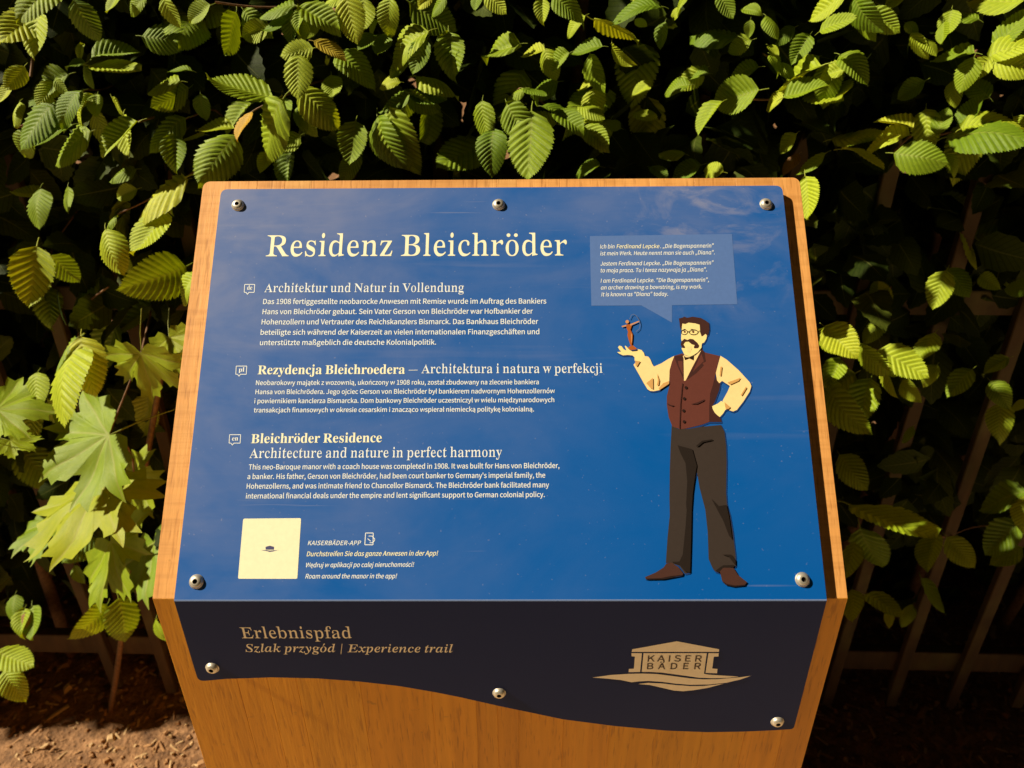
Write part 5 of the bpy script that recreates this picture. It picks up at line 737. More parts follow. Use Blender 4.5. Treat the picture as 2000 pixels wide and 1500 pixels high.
def UP(px, py, lift=0):
    return on_plane(px, py, U0 + NS * lift, NS)


def LP(px, py, lift=0):
    return on_plane(px, py, U0 + NL * lift, NL)


def corner(p, q, r, rad, n=5):
    """rounded corner at q between p and r"""
    d1 = (p - q).normalized(); d2 = (r - q).normalized()
    a, b = q + d1 * rad, q + d2 * rad
    out = []
    for i in range(n + 1):
        t = i / n
        out.append(a * (1 - t) ** 2 + q * 2 * t * (1 - t) + b * t * t)
    return out


tl, tr_ = UP(431, 370), UP(1530, 362)
xl = (UP(341, 1172).x + tl.x) / 2; xr = (UP(1612, 1172).x + tr_.x) / 2
zt = (tl + tr_) * .5
tl = Vector((xl, zt.y, zt.z)); tr_ = Vector((xr, zt.y, zt.z))
fl = Vector((xl, U0.y, U0.z)); fr = Vector((xr, U0.y, U0.z))
up_pts = [fl, fr] + corner(fr, tr_, tl, .007) + corner(tr_, tl, fl, .007)
curve_px = [(1553, 1424), (1500, 1427), (1450, 1429), (1380, 1430), (1300, 1427), (1200, 1418), (1100, 1405), (975, 1379), (900, 1362),
            (850, 1352), (780, 1340), (700, 1331), (620, 1325), (530, 1323), (440, 1326), (387, 1331)]
cur = [LP(*p) for p in curve_px]
cur[0].x = xr; cur[-1].x = xl
low_pts = [fl] + corner(fl, cur[-1], cur[-2], .007)[0:] + cur[1:-1][::-1] + corner(cur[1], cur[0], fr, .004) + [fr]


def plate():
    v = []; f = []; mi = []
    eps = .0009
    # upper sheet front, lower sheet front, small rounded bend between them
    a = [p.copy() for p in up_pts]
    a[0] = fl + VS * eps; a[1] = fr + VS * eps
    b = [p.copy() for p in low_pts]
    b[0] = fl - Vector((0, 0, eps)); b[-1] = fr - Vector((0, 0, eps))
    iu = len(v); v += a; f.append(tuple(range(iu, iu + len(a)))); mi.append(0)
    il = len(v); v += b; f.append(tuple(range(il, il + len(b)))); mi.append(1)
    bend = []
    for t in (1 / 3, 2 / 3):
        for s_, e in ((fl, 0), (fr, 1)):
            P0 = s_ + VS * eps; P2 = s_ - Vector((0, 0, eps))
            bend.append(P0 * (1 - t) ** 2 + s_ * 2 * t * (1 - t) + P2 * t * t)
    ib = len(v); v += bend
    f += [(iu, ib, ib + 1, iu + 1), (ib, ib + 2, ib + 3, ib + 1), (ib + 2, il, il + len(b) - 1, ib + 3)]
    mi += [3, 3, 3]
    # rims and back
    ru = len(v); v += [p - NS * PT for p in a]
    n = len(a)
    for i in range(1, n):
        j = (i + 1) % n
        f.append((iu + i, ru + i, ru + j, iu + j)); mi.append(2)
    f.append(tuple(range(ru + n - 1, ru - 1, -1))); mi.append(2)
    rl = len(v); v += [p - NL * PT for p in b]
    n = len(b)
    for i in range(0, n - 1):
        f.append((il + i, rl + i, rl + i + 1, il + i + 1)); mi.append(2)
    f.append(tuple(range(rl + n - 1, rl - 1, -1))); mi.append(2)
    return mesh_obj('sign_plate', v, f, [BLUE, SLATE, EDGE, FOLD], board, mi=mi)


PLATE = plate()


# ------------------------------------------------------------ screws
def lathe(prof, seg=20, cap=True):
    v = []; f = []
    for r, z in prof:
        for i in range(seg):
            a = 2 * pi * i / seg
            v.append((r * cos(a), r * sin(a), z))
    for j in range(len(prof) - 1):
        for i in range(seg):
            a = j * seg + i; b = j * seg + (i + 1) % seg
            f.append((a, b, b + seg, a + seg))
    return v, f


def screw_mesh():
    R = .0056
    prof = [(R * .55, -HU), (R * .55, -.0002), (R * 1.12, -.0002), (R * 1.12, .0006), (R, .0008), (R, .0012), (R * .93, .0022), (R * .80, .0030), (R * .62, .0036), (R * .45, .0038), (R * .38, .0038)]
    v, f = lathe(prof, 24)
    me = bpy.data.meshes.new('screw'); me.from_pydata(v, [], f); me.materials.append(STEEL)
    me.polygons.foreach_set('use_smooth', [True] * len(me.polygons))
    prof = [(R * .38, .0038), (R * .33, .0034), (R * .31, .0008), (0.00001, .0006)]
    v, f = lathe(prof, 6)
    ms = bpy.data.meshes.new('hex_socket'); ms.from_pydata(v, [], f); ms.materials.append(SOCKET)
    return me, ms


ms1, ms2 = screw_mesh()
for (px, py, low) in ((465, 401, 0), (974, 400, 0), (1496, 399, 0), (384, 1136, 0), (1567, 1132, 0), (415, 1304, 1), (975, 1353, 1), (1518, 1409, 1)):
    p = LP(px, py) if low else UP(px, py)
    n = NL if low else NS
    o = bpy.data.objects.new('screw', ms1); col.objects.link(o); o.parent = board
    o.location = p - board.location
    o.rotation_euler = (n.to_track_quat('Z', 'Y') @ Matrix.Rotation(random.uniform(0, 6), 4, 'Z').to_quaternion()).to_euler()
    s = bpy.data.objects.new('hex_socket', ms2); col.objects.link(s); s.parent = o


# ------------------------------------------------------------ print: lettering
def glyphs(s, font, tr=0, shear=0.0):
    """contours of a line of text in glyph units, and its advance box"""
    x = 0.0
    out = []
    fd = FONTS[font]
    COMP = {'ą': ('a', 'og'), 'ę': ('e', 'og'), 'ś': ('s', 'ac'), 'ń': ('n', 'ac'), 'ł': ('l', 'st'), 'ć': ('c', 'ac'), 'Ą': ('A', 'og')}
    for ch in s:
        extra = None
        c = ch
        if ch in '’':
            c = "'"
        if ch in '“”':
            c = '"'
        if c not in fd:
            if c in COMP:
                c, extra = COMP[c]
            elif c in 'öäüó' :
                extra = 'ac' if c == 'ó' else 'um'
                c = {'ö': 'o', 'ä': 'a', 'ü': 'u', 'ó': 'o'}[c]
            elif c == '-':
                out.append([(x + 40, 220), (x + 290, 220), (x + 290, 275), (x + 40, 275)]); x += 330; continue
            elif c == '—':
                out.append([(x + 20, 245), (x + 880, 245), (x + 880, 285), (x + 20, 285)]); x += 900; continue
            else:
                x += 280; continue
        if font != 'sans' and c == ' ':
            x += 225 + tr; continue
        if font == 'italic' and c == '|':
            out.append([(x + 20, -180), (x + 55, -180), (x + 235, 760), (x + 200, 760)]); x += 300; continue
        if font == 'sans' and shear and c == 'a':
            c = 'ɑ'
        adv, g = fd[c].split(';')
        adv = float(adv)
        k0 = len(out)
        if g:
            for q in g.split('/'):
                out.append([(x + float(a), float(b)) for a, b in (t.split(',') for t in q.split(' '))])
        if extra == 'ac':
            m = x + adv * .5
            out.append([(m - 30, 590), (m + 60, 770), (m + 150, 770), (m + 30, 590)])
        elif extra == 'um':
            for m in (x + adv * .5 - 115, x + adv * .5 + 115):
                out.append([(m + 62 * cos(t * pi / 5), 680 + 62 * sin(t * pi / 5)) for t in range(10)])
        elif extra == 'og':
            m = x + adv * .74
            out.append([(m, 20), (m + 55, 0), (m + 5, -70), (m + 10, -120), (m + 80, -125), (m + 80, -170), (m - 10, -185), (m - 70, -150), (m - 70, -80)])
        elif extra == 'st':
            m = x + adv * .5
            out.append([(m - 140, 290), (m + 140, 440), (m + 140, 510), (m - 140, 360)])
        x += adv + tr
    x -= tr
    if shear:
        out = [[(a + b * shear, b) for a, b in p] for p in out]
    return out, x


def text_line(name, s, font, p0, p1, cap_px, mat, P=UP, tr=0, shear=0.0, lift=.00016, label=None, embolden=0):
    cs, adv = glyphs(s, font, tr, shear)
    xs = [a for p in cs for a, b in p]
    xa, xb = min(xs), max(xs)
    A = P(*p0, lift); B = P(*p1, lift)
    C = P(p0[0], p0[1] - cap_px, lift)
    ex = (B - A)
    L = ex.length
    ex.normalize()
    n = NS if P is UP else NL
    ey = n.cross(ex).normalized()
    hy = (C - A).dot(ey) / 700
    hx = L / (xb - xa)
    cu = bpy.data.curves.new(name, 'CURVE')
    cu.dimensions = '2D'; cu.fill_mode = 'BOTH'
    for p in cs:
        sp = cu.splines.new('POLY')
        sp.points.add(len(p) - 1)
        for q, (a, b) in zip(sp.points, p):
            q.co = (a / 1000, b / 1000, 0, 1)
        sp.use_cyclic_u = True
    tmp = bpy.data.objects.new('tmp', cu)
    me = bpy.data.meshes.new_from_object(tmp)
    off = world_org(PLATE)
    for v in me.vertices:
        a, b = v.co.x * 1000, v.co.y * 1000
        v.co = A + ex * ((a - xa) * hx) + ey * (b * hy) - off
    me.name = name
    bpy.data.objects.remove(tmp); bpy.data.curves.remove(cu)
    me.materials.clear(); me.materials.append(mat)
    o = bpy.data.objects.new(name, me)
    col.objects.link(o); o.parent = PLATE
    if label:
        o['label'] = label
    return o


T = text_line
T('title_lettering', 'Residenz Bleichröder', 'roman', (519, 500.6), (1107.6, 499), 41, CREAM, label='large cream serif title')
T('heading_lettering', 'Architektur und Natur in Vollendung', 'roman', (516, 570.6), (906, 570), 16.5, WHITE)
body = [
    ('Das 1908 fertiggestellte neobarocke Anwesen mit Remise wurde im Auftrag des Bankiers', (513.6, 593.8), (1067, 592.8), 9.8),
    ('Hans von Bleichröder gebaut. Sein Vater Gerson von Bleichröder war Hofbankier der', (512.4, 613.6), (1040.8, 612.4), 9.8),
    ('Hohenzollern und Vertrauter des Reichskanzlers Bismarck. Das Bankhaus Bleichröder', (510.6, 633.6), (1051.3, 632.6), 9.8),
    ('beteiligte sich während der Kaiserzeit an vielen internationalen Finanzgeschäften und', (508.6, 653.8), (1053.4, 652.6), 9.8),
    ('unterstützte maßgeblich die deutsche Kolonialpolitik.', (507.4, 674), (851.8, 673), 9.8),
    ('Neobarokowy majątek z wozownią, ukończony w 1908 roku, został zbudowany na zlecenie bankiera', (499.6, 752), (1052.4, 750.4), 8.9),
    ('Hansa von Bleichrödera. Jego ojciec Gerson von Bleichröder był bankierem nadwornym Hohenzollernów', (498.6, 769.8), (1083.6, 767.8), 8.9),
    ('i powiernikiem kanclerza Bismarcka. Dom bankowy Bleichröder uczestniczył w wielu międzynarodowych', (496.6, 787.6), (1082.6, 785.2), 8.9),
    ('transakcjach finansowych w okresie cesarskim i znacząco wspierał niemiecką politykę kolonialną.', (495.4, 805.4), (1043, 803.4), 8.9),
    ('This neo-Baroque manor with a coach house was completed in 1908. It was built for Hans von Bleichröder,', (485.4, 917), (1092.6, 914), 9.8),
    ('a banker. His father, Gerson von Bleichröder, had been court banker to Germany’s imperial family, the', (483, 935.6), (1065, 932.8), 9.8),
    ('Hohenzollerns, and was intimate friend to Chancellor Bismarck. The Bleichröder bank facilitated many', (481.4, 954.4), (1072.4, 951.8), 9.8),
    ('international financial deals under the empire and lent significant support to German colonial policy.', (480, 973.6), (1064, 970.6), 9.8)]
for s, a, b, c in body:
    T('text_line', s, 'sans', a, b, c, WHITE)
T('heading_lettering', 'Rezydencja Bleichroedera', 'bold', (503, 731), (790.6, 730), 17, CREAM)
T('heading_lettering', '—', 'roman', (798, 729.5), (815.6, 729.3), 17, WHITE)
T('heading_lettering', 'Architektura i natura w perfekcji', 'roman', (823, 729), (1177, 728), 17, WHITE)
T('heading_lettering', 'Bleichröder Residence', 'bold', (490, 865.6), (745.4, 863.6), 17.5, CREAM)
T('heading_lettering', 'Architecture and nature in perfect harmony', 'roman', (486.6, 894.6), (980.6, 892.2), 18.5, WHITE)
IT = .2
T('text_line', 'KAISERBÄDER-APP', 'sans', (601, 1064.7), (705, 1064.5), 8.4, WHITE, shear=IT, tr=40)
T('text_line', 'Durchstreifen Sie das ganze Anwesen in der App!', 'sans', (598.7, 1086.4), (855.8, 1084.8), 9.0, CREAM, shear=IT)
T('text_line', 'Wędruj w aplikacji po całej nieruchomości!', 'sans', (597.6, 1108), (808.9, 1106.8), 8.8, WHITE, shear=IT)
T('text_line', 'Roam around the manor in the app!', 'sans', (596.2, 1129.8), (775.5, 1129.4), 8.8, WHITE, shear=IT)
BL = .0003
bub = [('Ich bin', (1172, 485.4), (1200.5, 485.1)), ('Ferdinand Lepcke', (1204.3, 485), (1288.2, 484.5)), ('. „Die Bogenspannerin“', (1289.6, 484.6), (1394.9, 483.4)),
       ('ist mein Werk. Heute nennt man sie auch „Diana“.', (1172.4, 498.8), (1396.2, 496.6)),
       ('Jestem Ferdinand Lepcke. „Die Bogenspannerin“', (1172.9, 518.7), (1394.5, 516.7)),
       ('to moja praca. Tu i teraz nazywają ją „Diana“.', (1173.2, 532), (1380.8, 530)),
       ('I am Ferdinand Lepcke. “Die Bogenspannerin”,', (1173.2, 552), (1384.6, 550)),
       ('an archer drawing a bowstring, is my work.', (1173.7, 565.4), (1371.4, 563.6)),
       ('It is known as “Diana” today.', (1174.6, 578.8), (1304.9, 577.6))]
for s, a, b in bub:
    T('text_line', s, 'sans', a, b, 7.6, CREAM if s.startswith('Ferd') else WHITE, shear=IT, lift=BL)
T('title_lettering', 'Erlebnispfad', 'roman', (472.6, 1246.5), (687.7, 1246.5), 21, PEACH, P=LP)
T('heading_lettering', 'Szlak przygód | Experience trail', 'italic', (480, 1273.2), (885.4, 1274.4), 15, PEACH, P=LP)


# ------------------------------------------------------------ print: flat shapes
def shapes(name, polys, P=UP, lift=.00012, label=None, step=.000012):
    """polys: list of (points in photo pixels, material); each a flat printed patch"""
    v = []; f = []; mats = []; mi = []
    n = NS if P is UP else NL
    for i, (pts, m) in enumerate(polys):
        w = [P(x, y, lift + step * i) for x, y in pts]
        # keep faces towards the reader
        nn = Vector((0, 0, 0))
        for a, b in zip(w, w[1:] + w[:1]):
            nn += (a - w[0]).cross(b - w[0])
        if nn.dot(n) < 0:
            w.reverse()
        if m not in mats:
            mats.append(m)
        s = len(v)
        v += w; f.append(tuple(range(s, s + len(w)))); mi.append(mats.index(m))
    o = mesh_obj(name, v, f, mats, PLATE, mi=mi)
    if label:
        o['label'] = label
    return o


def line_poly(pts, w):
    """thin stroke along pts (pixels), closed polygon"""
    L = []; R = []
    for i, p in enumerate(pts):
        a = pts[max(0, i - 1)]; b = pts[min(len(pts) - 1, i + 1)]
        dx, dy = b[0] - a[0], b[1] - a[1]; d = math.hypot(dx, dy) or 1
        nx, ny = -dy / d * w / 2, dx / d * w / 2
        L.append((p[0] + nx, p[1] + ny)); R.append((p[0] - nx, p[1] - ny))
    return L + R[::-1]


def circ(x, y, r, ry=None, n=12):
    return [(x + r * cos(2 * pi * i / n), y + (ry or r) * sin(2 * pi * i / n)) for i in range(n)]


def strokes_ring(pts, w):
    """a closed outline as separate thin strokes"""
    out = []
    for a, b in zip(pts, pts[1:] + pts[:1]):
        out.append(line_poly([a, b], w))
    return out


BUB = plain('bubble_blue', (.085, .165, .43), .5)
shapes('speech_bubble', [([(1152, 461), (1429.5, 457), (1440, 594), (1312.5, 596), (1312.5, 630), (1253, 596.5), (1155, 597)], BUB)])
# language icons: small outlined speech bubbles
for (x0, y0, x1, y1, s) in ((477, 555.5, 497.5, 571, 'de'), (460.5, 715, 482, 731, 'pl'), (447.5, 849, 470, 865.5, 'en')):
    ring = [(x0 + 1, y0), (x1, y0), (x1 - 1, y1), (x0 + 9, y1), (x0 + 6.5, y1 + 4), (x0 + 3.5, y1), (x0, y1)]
    shapes('language_icon', [(p, WHITE) for p in strokes_ring(ring, 1.3)])
    T('text_line', s, 'bold', (x0 + 5.5, y1 - 5), (x1 - 5, y1 - 5.2), 8, WHITE)
# phone icon
ph = [(714, 1041), (729, 1041), (728.5, 1064), (712.5, 1064)]
hand = [(720, 1047), (727, 1047), (732, 1053), (731.5, 1056), (727, 1060), (722, 1060)]
shapes('phone_icon', [(p, WHITE) for p in strokes_ring(ph, 1.5)] + [(line_poly(hand, 1.4), WHITE), (line_poly([(718, 1052), (724, 1057)], 1.4), WHITE)])
# blank cream card with rounded corners and a tiny pavilion
cc = [(475, 1013), (588, 1012), (580.6, 1130.5), (464.8, 1130.3)]


def rnd_px(c, r=3, n=3):
    out = []
    for i in range(len(c)):
        q = Vector(c[i]); p = Vector(c[i - 1]); s = Vector(c[(i + 1) % len(c)])
        for w in corner(p, q, s, r, n):
            out.append((w.x, w.y))
    return out


CARD = plain('cream_card', (.82, .78, .56), .55)
NAVY = plain('navy_print', (.06, .06, .16), .5)
mini = lambda pts: [(527 + (x - 1000) * .021, 1072 + (y - 400) * .021) for x, y in pts]
shapes('cream_card', [(rnd_px(cc), CARD),
       (mini([(600, 210), (1000, 100), (1400, 210), (1390, 480), (610, 480)]), NAVY),
       (mini([(150, 520), (600, 510), (1000, 560), (1850, 500), (1300, 640), (1000, 690), (700, 610)]), NAVY)],
       label='cream square card printed low on the blue plate')

SK = ink('F2CC8C', 'print_skin', 1.15); SH = ink('EDC48C', 'print_shirt', 1.15); SHD = ink('C99A5E', 'print_shirt_fold')
HR = ink('3F231F', 'print_hair'); VE = ink('5F322B', 'print_waistcoat'); VD = ink('3E211F', 'print_waistcoat_dark')
TRO = ink('362D2A', 'print_trousers'); TRD = ink('201815', 'print_trouser_fold'); SHOE = ink('452A24', 'print_shoe')
DK = ink('241512', 'print_dark'); FIG = ink('A4551F', 'print_figurine'); FIL = ink('C58B5A', 'print_figurine_light')
GLOW = plain('print_blue_shadow', (.006, .038, .17), .5)
GREY = plain('print_bow', (.10, .14, .28), .5)


def Pf(pts):
    return [(1180 + x / 5.556, 590 + y / 5.556) for x, y in pts]


def Qf(pts):
    return [(1230 + x / 4.545, 830 + y / 4.545) for x, y in pts]


armL = Pf([(762, 583), (700, 615), (620, 665), (540, 700), (520, 670), (500, 620), (478, 592), (440, 585), (395, 640), (350, 645), (318, 680), (380, 790), (430, 880), (470, 945), (500, 965), (540, 967), (600, 955), (705, 885), (710, 740), (735, 650)])
handL = Pf([(442, 590), (430, 550), (405, 520), (345, 505), (270, 512), (235, 475), (222, 475), (243, 527), (212, 512), (190, 480), (165, 472), (150, 490), (165, 515), (185, 537), (140, 543), (165, 560), (205, 578), (260, 573), (310, 580), (330, 600), (330, 635), (395, 645)])
face = Pf([(848, 228), (920, 215), (985, 222), (1040, 240), (1050, 320), (1060, 365), (1072, 365), (1100, 345), (1115, 362), (1108, 400), (1085, 438), (1060, 450), (1055, 495), (1000, 565), (930, 590), (870, 570), (840, 505), (850, 480), (845, 440), (835, 400), (838, 330)])
hair = Pf([(810, 178), (850, 168), (870, 157), (900, 170), (960, 158), (1050, 172), (1100, 200), (1137, 225), (1142, 300), (1130, 350), (1115, 362), (1100, 343), (1070, 368), (1058, 372), (1042, 330), (1036, 245), (985, 230), (915, 222), (880, 238), (848, 232), (842, 270), (832, 300), (822, 270), (818, 225)])
mous = Pf([(838, 428), (870, 398), (905, 412), (930, 398), (965, 402), (1010, 440), (1033, 475), (1020, 500), (980, 502), (972, 492), (982, 465), (950, 458), (915, 428), (880, 432), (860, 460), (880, 490), (872, 500), (845, 495), (830, 462)])
vest = Pf([(762, 583), (850, 555), (900, 600), (1000, 590), (1062, 510), (1090, 545), (1150, 560), (1257, 585), (1225, 700), (1210, 780), (1180, 900), (1150, 1000), (1140, 1150), (1140, 1300), (1060, 1330), (900, 1370), (830, 1380), (740, 1350), (700, 1250), (680, 1120), (680, 1020), (710, 900), (712, 740), (735, 650)])
vside = Pf([(1185, 880), (1215, 800), (1262, 872), (1250, 950), (1200, 1080), (1172, 1130), (1200, 1200), (1260, 1250), (1275, 1300), (1140, 1300), (1140, 1150), (1150, 1000)])
armR = Pf([(1262, 583), (1330, 625), (1460, 740), (1580, 870), (1597, 910), (1580, 970), (1510, 1080), (1440, 1170), (1400, 1187), (1360, 1175), (1345, 1160), (1310, 1170), (1300, 1100), (1285, 1070), (1340, 970), (1365, 910), (1280, 855), (1250, 880), (1225, 850), (1212, 770), (1240, 660)])
handR = Pf([(1315, 1095), (1270, 1072), (1235, 1100), (1172, 1130), (1178, 1160), (1200, 1200), (1225, 1225), (1255, 1247), (1290, 1210), (1318, 1165)])
trou = Qf([(372, 5), (430, 35), (520, 35), (640, 15), (810, 0), (840, 60), (855, 180), (860, 330), (855, 600), (862, 700), (890, 800), (915, 950), (940, 1170), (940, 1255), (830, 1265), (795, 1310), (760, 1300), (735, 1270), (700, 1190), (692, 950), (670, 750), (620, 560), (595, 410), (570, 520), (550, 640), (545, 900), (540, 1150), (535, 1310), (490, 1320), (440, 1250), (360, 1225), (320, 1225), (335, 1000), (355, 800), (352, 650), (355, 400), (362, 200)])
shoeL = Qf([(325, 1230), (370, 1222), (430, 1260), (475, 1318), (470, 1330), (380, 1340), (280, 1358), (140, 1364), (135, 1350), (230, 1310), (300, 1265)])
shoeR = Qf([(800, 1300), (830, 1268), (920, 1268), (960, 1330), (1040, 1395), (1025, 1417), (930, 1425), (860, 1410), (820, 1385)])
sil = [armL, handL, face, hair, vest, vside, armR, handR, trou, shoeL, shoeR]
man = [([(x + 2.2, y + 2.2) for x, y in p], GLOW) for p in sil] + [([(x + 1.2, y + 3.2) for x, y in p], GLOW) for p in sil]
man += [(trou, TRO), (vside, VD), (armL, SH), (handL, SK), (armR, SH), (handR, SK), (vest, VE), (face, SK)]
man += [(Pf([(850, 590), (860, 640), (866, 855), (884, 850), (960, 700), (1055, 520), (1000, 572), (930, 592), (870, 574)]), SH)]
man += [(Pf([(757, 588), (850, 575), (862, 610), (866, 850), (845, 805), (795, 690)]), VD),
        (Pf([(1060, 515), (1090, 545), (1103, 645), (1068, 662), (1080, 690), (1000, 770), (890, 850), (960, 710)]), VD),
        (Pf([(800, 640), (850, 640), (855, 790), (810, 690)]), VE), (Pf([(1055, 560), (1082, 640), (1050, 670), (960, 760)]), VE)]
man += [(hair, HR), (mous, HR), (Pf([(890, 482), (945, 480), (952, 500), (935, 545), (902, 540)]), SH)]
man += [(Pf([(862, 580), (888, 600), (920, 598), (977, 578), (972, 634), (925, 612), (878, 630)]), DK), (Pf([(1060, 488), (1062, 512), (985, 582), (972, 574), (1030, 535)]), DK)]
man += [(Pf([(848, 308), (872, 290), (888, 298), (860, 312)]), DK), (Pf([(932, 292), (960, 292), (985, 308), (958, 302)]), DK)]
man += [(Pf(circ(874, 322, 11)), VE), (Pf(circ(966, 322, 12)), VE)]
for cx_, rx_ in ((870, 34), (970, 48)):
    man += [(Pf(p), DK) for p in strokes_ring(circ(cx_, 326, rx_, 27, 14), 6)]
man += [(Pf(line_poly([(904, 320), (922, 320)], 6)), DK), (Pf(line_poly([(1018, 318), (1045, 310)], 5)), DK)]
for bx, by in ((888, 927), (870, 1047), (862, 1178), (868, 1297)):
    man.append((Pf(circ(bx, by, 16)), DK))
man += [(Pf(line_poly([(850, 880), (828, 1100), (818, 1372)], 9)), VD), (Pf([(935, 1108), (1010, 1088), (1092, 1052), (1080, 1075), (1010, 1108)]), VD), (Pf([(685, 1095), (720, 1115), (765, 1122), (740, 1132), (688, 1110)]), VD)]
man += [(Pf([(1262, 700), (1280, 700), (1268, 800), (1252, 800)]), SHD), (Pf([(1335, 872), (1400, 850), (1482, 818), (1460, 855), (1372, 895)]), SHD),
        (Pf([(1540, 915), (1546, 932), (1495, 1015), (1480, 1010)]), SHD), (Pf([(455, 880), (530, 820), (532, 945), (500, 930)]), SHD),
        (Pf([(572, 770), (600, 850), (592, 900), (570, 905), (582, 850)]), SHD), (Pf([(335, 640), (392, 640), (355, 700), (340, 690)]), SHD), (Pf([(1305, 1085), (1370, 1140), (1350, 1160), (1318, 1160)]), SHD),
        (Pf([(600, 955), (705, 885), (706, 855), (640, 880), (590, 935)]), SHD)]
man += [(Qf([(425, 180), (555, 215), (595, 360), (580, 450), (560, 600), (550, 750), (545, 1000), (536, 1312), (490, 1300), (440, 1240), (370, 1215), (440, 1212), (470, 1150), (495, 900), (505, 760), (500, 700), (510, 500), (495, 340), (450, 250)]), TRD),
        (Qf([(725, 655), (790, 720), (860, 710), (885, 830), (910, 1020), (880, 980), (830, 850), (770, 740)]), TRD), (Qf([(820, 1150), (900, 1150), (940, 1200), (940, 1250), (880, 1170)]), TRD),
        (Qf([(800, 1265), (830, 1245), (930, 1243), (925, 1262), (840, 1275), (790, 1312), (760, 1295)]), TRD), (Qf([(585, 190), (640, 140), (735, 125), (735, 135), (650, 155), (610, 190)]), TRD),
        (shoeL, SHOE), (shoeR, SHOE), (Qf([(140, 1364), (280, 1358), (470, 1330), (468, 1338), (300, 1370), (150, 1372)]), DK), (Qf([(820, 1385), (860, 1410), (930, 1425), (1025, 1417), (1020, 1426), (925, 1436), (850, 1420)]), DK)]
shapes('man_illustration', man, label='printed man in a brown waistcoat holding a figurine', lift=.0001)
fig = [([(x + 1.5, y + 1.5) for x, y in Pf([(255, 500), (275, 480), (310, 468), (355, 505), (340, 515), (290, 520)])], GLOW),
       (Pf([(285, 472), (300, 470), (308, 400), (310, 350), (295, 320), (285, 300), (300, 255), (285, 245), (268, 240), (240, 245), (245, 290), (258, 320), (252, 360), (262, 400), (275, 440)]), FIG),
       (Pf([(255, 500), (275, 480), (310, 468), (355, 505), (340, 515), (290, 520)]), FIG), (Pf(circ(250, 213, 19)), FIL),
       (Pf([(188, 260), (240, 245), (242, 262), (195, 273)]), FIL), (Pf([(280, 240), (375, 203), (380, 214), (285, 257)]), FIL),
       (Pf([(290, 330), (303, 355), (300, 440), (294, 440)]), FIL),
       (Pf(line_poly([(275, 185), (295, 140), (320, 130), (350, 150), (380, 195), (390, 245), (380, 290), (345, 322)], 7)), GREY)]
shapes('figurine_illustration', fig, lift=.0016 - .0006)


def Gf(pts):
    return [(1140 + x / 5.556, 1230 + y / 5.556) for x, y in pts]


logo = [Gf([(527, 212), (1010, 125), (1470, 212), (1468, 240), (522, 240)]),
        Gf([(518, 254), (632, 254), (612, 458), (487, 460), (490, 425), (545, 422), (556, 290), (520, 288)]),
        Gf([(650, 254), (1336, 254), (1305, 478), (1360, 487), (1480, 495), (1680, 508), (1560, 522), (1400, 526), (1250, 520), (1050, 492), (850, 465), (700, 457), (630, 457)]),
        Gf([(1354, 254), (1465, 254), (1462, 290), (1412, 292), (1395, 420), (1452, 425), (1447, 472), (1322, 468)]),
        Gf([(95, 518), (300, 490), (500, 478), (650, 475), (800, 481), (950, 500), (1150, 527), (1300, 538), (1450, 536), (1700, 515), (1820, 498), (1700, 540), (1550, 575), (1350, 595), (1150, 597), (1000, 585), (850, 565), (700, 555), (600, 560), (520, 570), (400, 545), (250, 530)]),
        Gf([(590, 588), (700, 576), (850, 582), (1000, 600), (1150, 611), (1300, 610), (1520, 585), (1350, 630), (1200, 655), (1080, 667), (980, 660), (850, 630), (720, 600)])]
shapes('pavilion_logo', [(p, PEACH) for p in logo], P=LP, label='peach pavilion logo over two waves')
LOGD = plain('logo_dark', (.07, .035, .03), .5)
g = Gf([(692, 345), (1280, 345), (685, 428), (1268, 428)])
T('text_line', 'KAISER', 'sans', g[0], g[1], 11.6, LOGD, P=LP, tr=190, lift=.0004)
T('text_line', 'BÄDER', 'sans', g[2], g[3], 11.6, LOGD, P=LP, tr=330, lift=.0004)

# ------------------------------------------------------------ fence
RZ = None
pr_ = at_y(1890, 1297, .555)
z_low = pr_.z
pl_ = at_z(100, 1260, z_low)
fdir = (pr_ - pl_); fdir.z = 0; fdir.normalize()
fn = Vector((fdir.y, -fdir.x, 0)).normalized()          # towards the camera
fence = root('picket_fence', (pl_.x, pl_.y, 0), 'brown picket fence with two rails half hidden inside the hedge', 'fence')


def fpt(px, py):
    return on_plane(px, py, pl_, fn)


def fence_at(x, z, d=0):
    t = (x - pl_.x) / fdir.x
    p = pl_ + fdir * t + fn * d
    return Vector((p.x, p.y, z))


def rail(z0, z1, d0=-.022, d1=.0):
    nseg = 24
    v = []; f = []
    for i in range(nseg + 1):
        x = -1.7 + 3.4 * i / nseg
        w = noise.noise(Vector((x * 3, z0 * 5, 0))) * .003
        for (z, d) in ((z0, d0), (z0, d1), (z1, d1), (z1, d0)):
            v.append(fence_at(x, z + w, d + w * .5))
    for i in range(nseg):
        for j in range(4):
            a = i * 4 + j; b = i * 4 + (j + 1) % 4
            f.append((a, a + 4, b + 4, b))
    f.append((0, 1, 2, 3)); f.append(tuple(nseg * 4 + q for q in (3, 2, 1, 0)))
    bevel(mesh_obj('rail', v, f, FENCE, fence), .003, 2)


zu1 = fpt(100, 556).z; zu0 = fpt(100, 606).z
zr1 = fpt(1700, 570).z; zr0 = fpt(1700, 616).z
zu1 = (zu1 + zr1) / 2; zu0 = (zu0 + zr0) / 2
rail(zu0, zu1)
rail(fpt(200, 1277).z, fpt(200, 1243).z)
